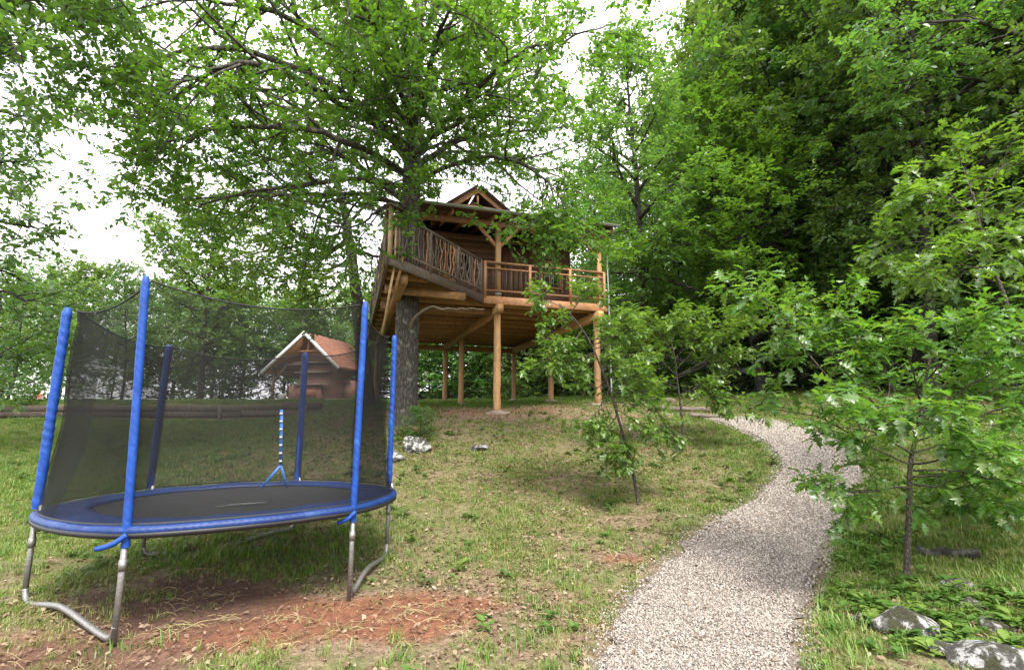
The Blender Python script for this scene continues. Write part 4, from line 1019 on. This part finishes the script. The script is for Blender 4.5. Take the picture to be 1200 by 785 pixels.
# shrubs closing the wood's floor
GS = 'undergrowth shrubs along the edge of the wood'
for (x, y, s) in [(5.6, 20.5, .8), (8.5, 20, .9), (10.8, 19.2, .8), (13.2, 17.3, .9), (16, 15.3, 1.0), (15.2, 11.6, .9), (18.0, 17, 1.1), (12.5, 24.5, 1.3), (18.5, 21, 1.4), (22, 25, 1.5), (7.4, 25.5, 1.1), (24, 17, 1.4), (16.5, 27, 1.5), (10, 31, 1.4), (28, 27, 1.6), (20, 10.5, 1.2), (12.6, 12.2, .55)]:
    put('undergrowth_shrub', 'shrub', x, y, s, rp.random() * 6.28, 'dark green shrub filling the shade under the wood by the path', 'shrub', GS)
GB = 'bushes seen beneath the treehouse deck'
for (x, y, s) in [(-4.4, 27, 1.0), (-2.6, 25.5, .95), (-.9, 26.2, 1.05), (.7, 25.2, 1.0), (2.2, 26, 1.0), (3.6, 24.6, .9), (-3.6, 30, 1.5), (-.2, 30, 1.5), (2.6, 30.5, 1.4), (-6.2, 29, 1.2), (-5.2, 33, 1.6)]:
    put('background_bush', 'shrub', x, y, s, rp.random() * 6.28, 'green bush behind the posts under the treehouse', 'bush', GB, mat='spray_leaf' if rp.random() < .35 else None)
# trees beyond the terrace on the left
put('terrace_tree', 'far', -18.2, 30.0, .98, .4, 'tree with dark leaning trunk on the lawn left of the brick hut')
put('terrace_tree', 'wood_b', -16.3, 21.5, .30, 1.0, 'small dense dark tree seen through the left of the net', sz=.34)
GF = 'pale trees far beyond the terrace'
for (x, y, s) in [(-38, 44, 1.05), (-31, 47, .95), (-44, 50, 1.1), (-24.5, 42, .75), (-20, 45, .8), (-13.5, 44, .85), (-9.5, 41, .95), (-6, 40, .9), (-50, 48, .8), (-16.5, 40, .75)]:
    put('distant_tree', 'far', x, y, s, rp.random() * 6.28, 'pale green tree in the distance beyond the terrace lawn', 'tree', GF)
GH = 'shrubs at the far side of the terrace lawn'
for (x, y, s) in [(-28, 36, 1.0), (-24, 35, .9), (-20.5, 36, 1.0), (-33, 37, 1.1), (-37.5, 38, 1.2), (-16, 37, 1.0), (-12.4, 36, 1.1), (-9.5, 34, 1.0), (-8, 30, .9), (-43, 41, 1.3), (-18.5, 35, 1.5), (-21.5, 38, 1.7), (-14.5, 38.5, 1.6), (-25.5, 38, 1.5)]:
    put('terrace_shrub', 'shrub', x, y, s, rp.random() * 6.28, 'rounded green shrub at the back of the terrace lawn', 'shrub', GH, mat='pale_leaf' if rp.random() < .6 else None)
put('leafy_bush', 'shrub', -15.6, 15.9, .82, .5, 'dark leafy bush above the left end of the timber wall', 'bush')

# --- second, crooked tree behind the trampoline
def px_tree(name, label, trunk_px, r_tr, limb_px, d0, leaf, mat, seed, bark='bark', sec_kw=None, n_tw=4, n_lf=8, sec_len=1.5, ter_len=.65, kind='four', sec_d=1.4, twl=.34):
    rg = np.random.default_rng(seed); P = spline([PD(u, v, d0 + dy) for u, v, dy in trunk_px], 36); P[2:] += np.cumsum(rg.normal(0, .012, P[2:].shape), 0)
    R = np.linspace(r_tr * 1.15, r_tr * .35, len(P)); base = P[0].copy(); lm = []
    for f, pts, r0 in limb_px:
        q, _ = at_t(P, f); S = spline(np.array([q] + [PD(u, v, d0 + dy) for u, v, dy in pts]), 6 * (len(pts) + 1)); S[1:] += np.cumsum(rg.normal(0, .02, S[1:].shape), 0); lm.append((S, np.linspace(r0, .012, len(S))))
    sec = spawn(lm, lambda L: 2 + sec_d * L, lambda L, t: min(sec_len, .45 * L) * (1.15 - .5 * t), .85, .16, .03, rg, .2, 4)
    ter = spawn(sec + lm, lambda L: 2 + 1.5 * L if L < 3 else 1.6 * L, lambda L, t: ter_len, .9, .2, 0, rg, .15, 3)
    g, tw, _ = twig_leaves(ter, n_tw, twl, n_lf, leaf, kind, rg, .2, .55)
    o = thing(name, base, label, 'tree'); link('trunk', wood_mesh('trunk', [(P, R)] + lm + sec + ter, tw, M[bark], base, jit=.1, rg=rg), o)
    link('crown', crown_mesh('crown', g, M[mat], base), o); return o
px_tree('oak_tree', 'crooked dark tree behind the trampoline, left of the treehouse', [(432, 478, 0), (428, 440, 0), (424, 395, 0), (419, 340, 0), (414, 295, 0), (409, 262, 0), (400, 225, .2), (395, 190, .2)], .24,
    [(.55, [(385, 318, -.4), (350, 318, -.8), (310, 330, -1)], .07), (.62, [(380, 290, 0), (340, 268, -.3), (290, 264, -.6)], .09), (.7, [(385, 258, .3), (345, 246, .5), (300, 240, .6)], .07), (.72, [(432, 232, 0), (440, 190, 0)], .07),
     (.85, [(370, 215, 0), (330, 200, -.3)], .06), (.6, [(440, 300, .6), (470, 290, 1.2), (520, 270, 2)], .07), (.8, [(450, 220, .8), (500, 200, 1.5)], .06), (.65, [(370, 300, 2), (320, 300, 3)], .07), (.9, [(380, 180, -1), (350, 150, -1.5)], .05), (.6, [(400, 330, -1), (380, 350, -1.6), (350, 355, -2)], .05),
     (.75, [(350, 230, -1.5), (290, 220, -2), (260, 240, -2.4)], .06), (.68, [(345, 290, -1.5), (300, 300, -2.2), (275, 318, -2.4)], .05)], 17.5, .15, 'oak_leaf', 31)
# --- tree whose trunk stands just outside the left edge
px_tree('maple_tree', 'leafy tree overhanging the left edge of the lawn', [(-150, 560, 0), (-140, 400, 0), (-130, 200, 0), (-120, 0, 0), (-100, -200, 0)], .22,
    [(.45, [(-70, 330, 0), (0, 350, .3), (35, 372, .5)], .06), (.5, [(-60, 260, .2), (10, 270, .4), (55, 285, .5)], .06), (.55, [(-60, 200, .4), (10, 190, .8), (45, 195, 1)], .07), (.6, [(-60, 140, 0), (0, 130, -.4), (25, 135, -.6)], .07),
     (.7, [(-50, 40, -1), (10, 10, -1.6), (50, 10, -2), (75, 25, -2)], .07), (.75, [(-40, -30, -1.5), (60, -30, -2.4), (120, -15, -2.8), (150, 15, -3)], .07), (.4, [(-80, 400, .5), (-20, 410, 1), (15, 405, 1.2)], .05),
     (.5, [(-80, 300, 1.5), (-10, 310, 2.5), (20, 325, 3)], .06), (.6, [(-80, 180, 1.5), (-10, 220, 2.6), (20, 230, 3)], .06), (.8, [(-60, -80, 0), (20, -60, .5)], .06), (.66, [(-40, 60, -1.6), (0, 40, -2.4), (25, 60, -2.8)], .04)], 9.5, .12, 'wood_leaf', 32, 'bark_dark', sec_len=1.2)
# --- tall tree overhanging the path from the right
px_tree('maple_tree', 'tall broad-leaved tree reaching over the path from the right edge', [(1330, 560, 0), (1315, 400, 0), (1290, 200, 0), (1270, 0, 0), (1250, -200, 0)], .2,
    [(.6, [(1220, 120, 0), (1140, 90, 0), (1050, 100, 0)], .08), (.55, [(1230, 190, .5), (1160, 170, .8), (1100, 180, 1)], .07), (.68, [(1210, 50, -.5), (1120, 20, -1), (1020, 30, -1)], .08), (.75, [(1180, -20, .5), (1080, -40, 1), (980, -20, 1.4)], .08),
     (.85, [(1200, -100, 0), (1100, -120, 0)], .07)], 11.0, .14, 'wood_leaf', 33, 'bark_dark', sec_len=1.5)

# --- young oaks with big lobed leaves
T_, TF = leaf_geo('lobed'); LOBED = []
for i in range(6):
    q = np.random.default_rng(300 + i); W = T_.copy(); W[:, 1] *= .8 + .45 * q.random(); W[:, 2] += -.5 * (q.random() - .25) * W[:, 0] ** 2 + (q.random() - .35) * .9 * np.abs(W[:, 1]); W[:, 1] += .12 * q.normal() * W[:, 0] ** 2
    W[:, 2] += .03 * q.normal(size=len(W)); LOBED.append(mesh_np('lobed_leaf', W, [TF], M['sap_leaf_one']))
from mathutils import Matrix
def sapling(name, label, trunk, r_tr, branches, d0, leaf, seed, n_single=300, n_tw=3, tw_len=.16, n_lf=6, sec_n=4, ground_base=None, sec_len=.30, bmin=.25):
    rg = np.random.default_rng(seed); P = spline([PD(u, v, d0 + dy) for u, v, dy in trunk], 30)
    if ground_base is not None: P = P - P[0] + (P[0] * 0 + ground_base) if False else P; P[0, 2] = float(gz(P[0, 0], P[0, 1])) - .08
    base = np.array([P[0, 0], P[0, 1], float(gz(P[0, 0], P[0, 1]))]); R = np.linspace(r_tr, r_tr * .3, len(P)); R[0] *= 1.35; R[1] *= 1.1; lm = []
    for f, pts in branches:
        q, _ = at_t(P, f); S = spline(np.array([q] + [PD(u, v, d0 + dy) for u, v, dy in pts]), 5 * (len(pts) + 1)); S[1:] += np.cumsum(rg.normal(0, .006, S[1:].shape), 0); lm.append((S, np.linspace(r_tr * .36, .004, len(S))))
    sec = spawn(lm, lambda L: sec_n * (.5 + L), lambda L, t: sec_len, .8, .15, .02, rg, bmin, 3, .35)
    g, tw, (LS, LD, LU, LL, rv) = twig_leaves(sec + lm, n_tw, tw_len, n_lf, leaf, 'lobed', rg, .12, .72, tmin=.3)
    o = thing(name, base, label, 'tree')
    link('trunk', wood_mesh('trunk', [(P, R)] + lm + sec, tw, M['bark_thin'], base), o)
    # the leaves that show largest are pieces of their own, the rest one crown
    fw = LS - np.array([0, 0, EYE]); dist = np.linalg.norm(fw, axis=1); X = nrm(LD); Yv = nrm(np.cross(LU, X)); Z = np.cross(X, Yv)
    app = LL ** 2 / dist ** 2 * (.25 + np.abs((nrm(fw) * Z).sum(1)))
    dep = fw[:, 1] * cP + fw[:, 2] * sP; uu = 600 + FPX * fw[:, 0] / dep; vv = 392.5 - FPX * (-fw[:, 1] * sP + fw[:, 2] * cP) / dep
    app[(uu < 0) | (uu > 1200) | (vv < 0) | (vv > 785)] = 0
    od = np.argsort(-app); single = od[:n_single]; rest = od[n_single:]
    for i in single:
        lo = bpy.data.objects.new('leaf', LOBED[int(i) % 6]); COL.objects.link(lo); lo.parent = o
        mt = Matrix(((X[i][0], Yv[i][0], Z[i][0], 0), (X[i][1], Yv[i][1], Z[i][1], 0), (X[i][2], Yv[i][2], Z[i][2], 0), (0, 0, 0, 1))) @ Matrix.Scale(float(LL[i]), 4)
        mt.translation = Vector([float(q) for q in LS[i] - base]); lo.matrix_local = mt
    if len(rest):
        V, F = leaves_np(LS[rest], LD[rest], LU[rest], LL[rest], 'lobed', rg); k = len(T_)
        c = link('crown', mesh_np('crown', V - base, [F], M['sap_leaf'], {'rnd': np.repeat(rv[rest], k)}), o); c['kind'] = 'stuff'
    print(name, len(LS)); return o
sb = G(1063, 682); D1 = float(sb[1])
sapling('young_oak', 'young oak with glossy lobed leaves on the rocky bank beside the gravel path', [(1063, 690, 0), (1064, 640, 0), (1066, 590, 0), (1067, 545, 0), (1076, 500, .05), (1084, 450, .1), (1092, 410, .1)], .032,
    [(.55, [(1020, 500, -.1), (960, 430, -.2), (915, 365, -.2), (880, 338, -.2)]), (.6, [(1010, 460, .1), (960, 400, .1), (920, 400, .1)]), (.5, [(1010, 520, .1), (960, 492, .2), (905, 478, .3)]), (.4, [(1040, 575, -.1), (1000, 580, -.2), (950, 572, -.25)]),
     (.62, [(1040, 450, 0), (1010, 390, 0), (985, 365, 0)]), (.75, [(1070, 430, -.2), (1060, 400, -.3)]), (.8, [(1120, 420, .1), (1160, 385, .2)]), (.85, [(1130, 400, -.2), (1140, 385, -.3)]), (.7, [(1140, 450, -.1), (1200, 425, -.2)]), (.6, [(1140, 490, -.1), (1195, 470, -.2), (1240, 470, -.2)]),
     (.55, [(1130, 520, .1), (1180, 520, .2), (1230, 520, .2)]), (.48, [(1120, 550, -.1), (1165, 560, -.2), (1215, 570, -.3)]), (.42, [(1110, 575, .1), (1150, 595, .2)]), (.6, [(1080, 490, -.5), (1090, 480, -.8)]), (.65, [(1050, 470, .5), (1030, 450, .8)]), (.7, [(1110, 450, .5), (1140, 440, .8)]),
     (.55, [(1030, 510, -.4), (1000, 500, -.65)]), (.5, [(1120, 530, -.4), (1150, 530, -.6)]), (.62, [(1150, 460, .5), (1190, 450, .8)]), (.45, [(1130, 560, .5), (1180, 590, .7)])], D1, .128, 41, sec_n=5, n_lf=6)
sb = G(749, 592); D2 = float(sb[1])
sapling('young_oak', 'slim leaning young oak on the lawn in front of the treehouse', [(749, 596, 0), (744, 565, 0), (736, 530, 0), (726, 495, 0), (714, 455, 0), (702, 425, 0), (690, 398, 0), (672, 372, 0), (655, 356, 0)], .026,
    [(.93, [(640, 352, 0), (630, 350, 0)]), (.9, [(680, 352, 0), (690, 350, 0)]), (.8, [(670, 400, -.1), (650, 410, -.2)]), (.75, [(730, 390, 0), (745, 380, .1)]), (.65, [(680, 430, -.1), (650, 432, -.2), (635, 430, -.2)]), (.6, [(740, 430, 0), (760, 420, .1)]),
     (.5, [(700, 480, -.1), (692, 490, -.2)]), (.45, [(755, 478, 0), (775, 490, .1), (782, 510, .1)]), (.35, [(725, 520, -.1), (712, 530, -.2)]), (.5, [(745, 460, .2), (770, 455, .3)]), (.3, [(735, 530, -.1), (722, 535, -.1)]), (.7, [(720, 400, .2), (715, 380, .3)]), (.55, [(700, 455, .3), (680, 450, .5)]), (.72, [(710, 395, -.2), (728, 372, -.2)]), (.68, [(690, 415, -.2), (668, 420, -.3)]), (.55, [(730, 440, -.2), (750, 445, -.3)]), (.85, [(665, 375, .1), (645, 385, .1)]), (.4, [(710, 500, .2), (690, 505, .3)]), (.42, [(740, 490, -.2), (755, 500, -.2)])], D2, .105, 42, 300, 4, .15, 5, 6.5, sec_len=.26)
sb = G(801, 530); D3 = float(sb[1])
sapling('young_oak', 'young oak with dark straight stem on the lawn, close to the path bend', [(801, 534, 0), (800, 500, 0), (797, 470, 0), (793, 440, 0), (790, 415, 0), (784, 390, 0)], .028,
    [(.6, [(830, 420, 0), (850, 395, 0), (865, 375, 0)]), (.65, [(820, 400, 0), (815, 378, 0)]), (.5, [(760, 440, 0), (730, 430, -.2), (715, 420, -.3)]), (.6, [(760, 410, 0), (740, 395, 0)]), (.8, [(770, 390, .2), (755, 380, .3)]), (.35, [(830, 462, 0), (850, 470, 0), (868, 478, 0)]),
     (.45, [(815, 455, -.2), (840, 455, -.3)]), (.7, [(800, 400, -.4), (795, 385, -.6)]), (.5, [(770, 450, .3), (745, 455, .5)]), (.75, [(820, 395, .4), (835, 390, .6)]), (.6, [(840, 425, .4), (860, 425, .6)]), (.9, [(795, 380, 0), (800, 372, 0)])], D3, .12, 43, 300, 5, .16, 6, 6, sec_len=.34)
px0 = PD(1225, 470, 6.4)
sapling('young_maple', 'bright young tree with thin dark trunk at the edge of the wood', [(1216, 485, 0), (1205, 440, 0), (1194, 405, 0), (1178, 350, 0), (1160, 305, 0), (1148, 260, 0), (1140, 225, 0)], .038,
    [(.65, [(1110, 290, 0), (1060, 285, 0), (1025, 300, 0)]), (.7, [(1120, 250, 0), (1075, 230, 0)]), (.75, [(1180, 250, 0), (1210, 230, 0)]), (.85, [(1165, 210, 0), (1190, 190, 0), (1215, 185, 0)]), (.6, [(1190, 300, 0), (1220, 290, 0)]), (.8, [(1110, 225, -.3), (1085, 220, -.5)]), (.9, [(1130, 200, .2), (1120, 185, .3)]),
     (.55, [(1130, 320, .3), (1090, 315, .5)]), (.7, [(1160, 280, -.5), (1150, 285, -.8)]), (.6, [(1120, 310, -.4), (1070, 320, -.6)]), (.5, [(1220, 350, 0)])], 6.6, .15, 44, 200, 3, .2, 6, 4, sec_len=.4)

# ------------------------------------------------------------------ brick hut on the terrace
HD = 27.0; h0 = PD(352, 466, HD); hz = float(gz(h0[0], h0[1], False)); hut = thing('brick_hut', (h0[0], h0[1], hz), 'small red brick hut with steep orange tiled roof on the terrace', 'hut')
hrot = math.radians(-12); HX = np.array([math.cos(hrot), math.sin(hrot), 0]); HYv = np.array([-math.sin(hrot), math.cos(hrot), 0])
def Hq(x, y, z): return HX * x + HYv * y + np.array([0, 0, z])
def hpart(mb, name, mat, parent=None): return mb.build(name, mat, parent or hut)
ap = PD(357, 392, HD)[2] - hz; el_ = PD(305, 437, HD)[2] - hz; er = PD(402, 433, HD)[2] - hz
xl = -2.15; xr = 2.25; xa = .22
hpart(MB().box(Hq(.75, 1.9, .95), (2.2, 3.2, 1.9 + .2), HX, HYv), 'wall', M['brick'])
hpart(MB().box(Hq(.15, .6, .35), (1.9, 1.0, .9), HX, HYv), 'wall', M['brick'])
hpart(MB().box(Hq(2.05, 2.3, .55), (.9, 2.6, 1.1), HX, HYv), 'wall', M['brick'])
V = [Hq(-.35, .30, 2.0), Hq(1.8, .30, 2.0), Hq(1.8, .30, 2.1), Hq(xa, .30, ap - .15), Hq(-.35, .30, 2.55)]
V2 = [v + HYv * .2 for v in V]; mb = MB(); mb.add(V + V2, [[[0, 1, 2, 3, 4], [9, 8, 7, 6, 5]], [[i, 5 + i, 5 + (i + 1) % 5, (i + 1) % 5] for i in range(5)]]); hpart(mb, 'gable_wall', M['brick'])
for z_, w_ in ((.85, 2.0), (1.5, 2.1), (2.02, 2.3)): hpart(MB().box(Hq(.55, .18 - .1 * (z_ < 1), z_), (w_, .25, .07), HX, HYv), 'ledge', M['concrete'])
hpart(MB().box(Hq(.25, .09, .42), (1.2, .03, .5), HX, HYv), 'oven_opening', M['rooftile'])
hpart(MB().box(Hq(.25, .045, 2.62), (1.5, .06, .09), HX, HYv), 'tie_beam', M['soffit'])
hpart(MB().box(Hq(xa, .1, 2.9), (.1, .08, .6), HX, HYv), 'king_post', M['soffit'])
for sgn, xe, ze in ((-1, xl, el_), (1, xr, er)):
    p0 = Hq(xe, 0, ze); p1 = Hq(xa, 0, ap); d = nrm(p1 - p0); nn = nrm(np.cross(d, HYv)); nn = nn if nn[2] > 0 else -nn; L = np.linalg.norm(p1 - p0)
    rfo = hpart(MB().box((p0 + p1) / 2 + HYv * 2.0 + nn * .04, (L + .05, 4.6, .05), d, HYv), 'roof', M['rooftile'])
    for i in range(11):                          # courses of tiles
        q = p0 + d * (L * (i + .5) / 11); hpart(MB().box(q + HYv * 2.0 + nn * .085, (L / 11 * 1.12, 4.55, .03), nrm(d + nn * .07), HYv), 'tile_course', M['rooftile'], rfo)
    hpart(MB().box((p0 + p1) / 2 + HYv * 2.0 - nn * .03, (L - .02, 4.5, .04), d, HYv), 'soffit', M['soffit'])
    hpart(MB().box((p0 + p1) / 2 - HYv * .36 + nn * .03, (L + .12, .05, .17), d, HYv), 'barge_board', M['whitepaint'])
for yy in (.1, 3.6):
    hpart(MB().box(Hq(-1.75, yy, 1.0 - .1), (.11, .11, 2.0), HX, HYv), 'porch_post', M['weathered'])
    hpart(MB().beam(Hq(-1.75, yy, 1.0), Hq(-1.05, yy, 1.85), .09, .09), 'porch_brace', M['weathered'])
hpart(MB().beam(Hq(-1.75, -.2, 1.8), Hq(-1.75, 4, 1.8), .11, .13), 'porch_beam', M['weathered']); hpart(MB().beam(Hq(-1.85, .1, 1.92), Hq(.1, .1, 1.92), .1, .12), 'porch_beam', M['weathered'])
hpart(MB().box(Hq(0.4, 2, -.06), (4.6, 4.6, .3), HX, HYv), 'plinth', M['concrete'])
bk = PD(331, 466, HD - .9); V = MB().tube([[0, 0, 0], [0, 0, .32], [0, 0, .36]], [.15, .19, .2], 16).me('bucket', M['white'], True)
bo = link('bucket', V); bo.location = Vector((bk[0], bk[1], float(gz(bk[0], bk[1])) + .0)); tag(bo, 'white bucket standing on the grass before the brick hut', 'bucket')

# ------------------------------------------------------------------ timber retaining wall
x0, x1 = -17.5, -5.6; rw = thing('retaining_wall', (-11, WALL_Y, float(gz(-11, WALL_Y - .3, False))), 'low retaining wall of dark old timbers along the terrace edge', 'wall')
rl = Vector(rw.location); r = np.random.default_rng(6)
for row in range(3):
    x = x0 + row * .9
    while x < x1 - .3:
        L = min(2.6 + r.random() * .5, x1 - x); zg = float(gz(x + L / 2, WALL_Y - .4, False)) - .10 + row * .175
        mb = MB().box(Vector((x + L / 2, WALL_Y + r.normal() * .012, zg + .085)) - rl, (L - .02, .19, .165), (1, 0, r.normal() * .004), (0, 1, 0), .025); mb.build('timber', M['sleeper'], rw); x += L
for i in range(5):
    px_ = x0 + 1.5 + i * 2.5; zg = float(gz(px_, WALL_Y - .4, False)); mb = MB().beam(Vector((px_, WALL_Y - .135, zg - .2)) - rl, Vector((px_, WALL_Y - .135, zg + .36)) - rl, .08, .08); mb.build('stake', M['sleeper'], rw)

# ------------------------------------------------------------------ rocks, logs, path edging, flowers
def rock(px, py, size, seed, label, mat='rock', group=None, sink=.36):
    p = G(px, py); o = lumpy((p[0], p[1], p[2] + size[2] * (.5 - sink)), size, seed, M[mat], 'rock'); tag(o, label, 'rock', group); return o
rock(1062, 742, (.46, .34, .24), 201, 'mossy grey rock with white lichen at the foot of the young oak')
rock(1178, 786, (.52, .42, .26), 202, 'big pale lichen covered boulder at the bottom of the bank', 'rock_pale')
rock(1168, 738, (.26, .22, .13), 203, 'small lichen rock wedged above the big boulder')
rock(1105, 765, (.2, .17, .1), 209, 'little mossy stone between the two lichen boulders')
rock(1140, 715, (.24, .2, .13), 210, 'flat mossy stone under the weeds uphill of the boulders')
rock(1012, 728, (.2, .16, .1), 204, 'small half buried stone at the verge of the path')
rock(1120, 690, (.30, .22, .14), 207, 'brown stained stone among dead leaves behind the oak stem')
rock(486, 530, (.62, .42, .44), 205, 'white limestone boulder beside the foot of the big oak', 'rock_pale')
rock(462, 540, (.4, .35, .25), 208, 'smaller limestone rock next to the white boulder', 'rock_pale')
rock(562, 527, (.42, .3, .16), 206, 'low white stone poking out of the lawn slope', 'rock_pale', sink=.35)
def log(p0, p1, rad, label, seed, mat='sleeper'):
    r = np.random.default_rng(seed); P = np.array([np.asarray(p0) * (1 - f) + np.asarray(p1) * f + r.normal(0, .01, 3) for f in np.linspace(0, 1, 8)]); b = P.mean(0)
    o = link('log', MB().tube(P - b, rad * (1 + .1 * r.normal(size=8)), 10).me('log', M[mat], True)); o.location = Vector([float(q) for q in b]); return tag(o, label, 'log')
def gp(u, v, dz=.05): q = G(u, v); return q + [0, 0, dz]
log(gp(750, 470), gp(790, 473), .09, 'dark log lying across the upper lawn near the wood', 1)
log(gp(760, 481), gp(832, 483), .07, 'brown log step just above the end of the path', 2)
log(gp(806, 489), gp(850, 491), .06, 'pale log edging at the top of the gravel path', 3, 'weathered')
log(gp(1075, 652, .04), gp(1150, 655, .04), .05, 'rotting brown log on the bank behind the young oak stem', 4, 'bark_dark')
log(gp(515, 468, .05), gp(532, 463, .12), .06, 'pale fallen branch on the grass behind the big oak', 6, 'fresh')
log(gp(640, 463, .03), gp(692, 463, .03), .045, 'pale straight kerb log behind the treehouse posts', 7, 'whitepaint')
# shrub at the oak's foot
q = G(492, 512)
put('ferny_shrub', 'shrub', q[0], q[1], .17, 1.0, 'low dark shrub growing at the foot of the big oak', 'shrub', sz=.12)
q = PD(48, 459, 24); s = put('flowering_shrub', 'shrub', q[0], q[1], .08, 2.0, 'small pink flowering shrub on the terrace at left', 'shrub', mat='pink')
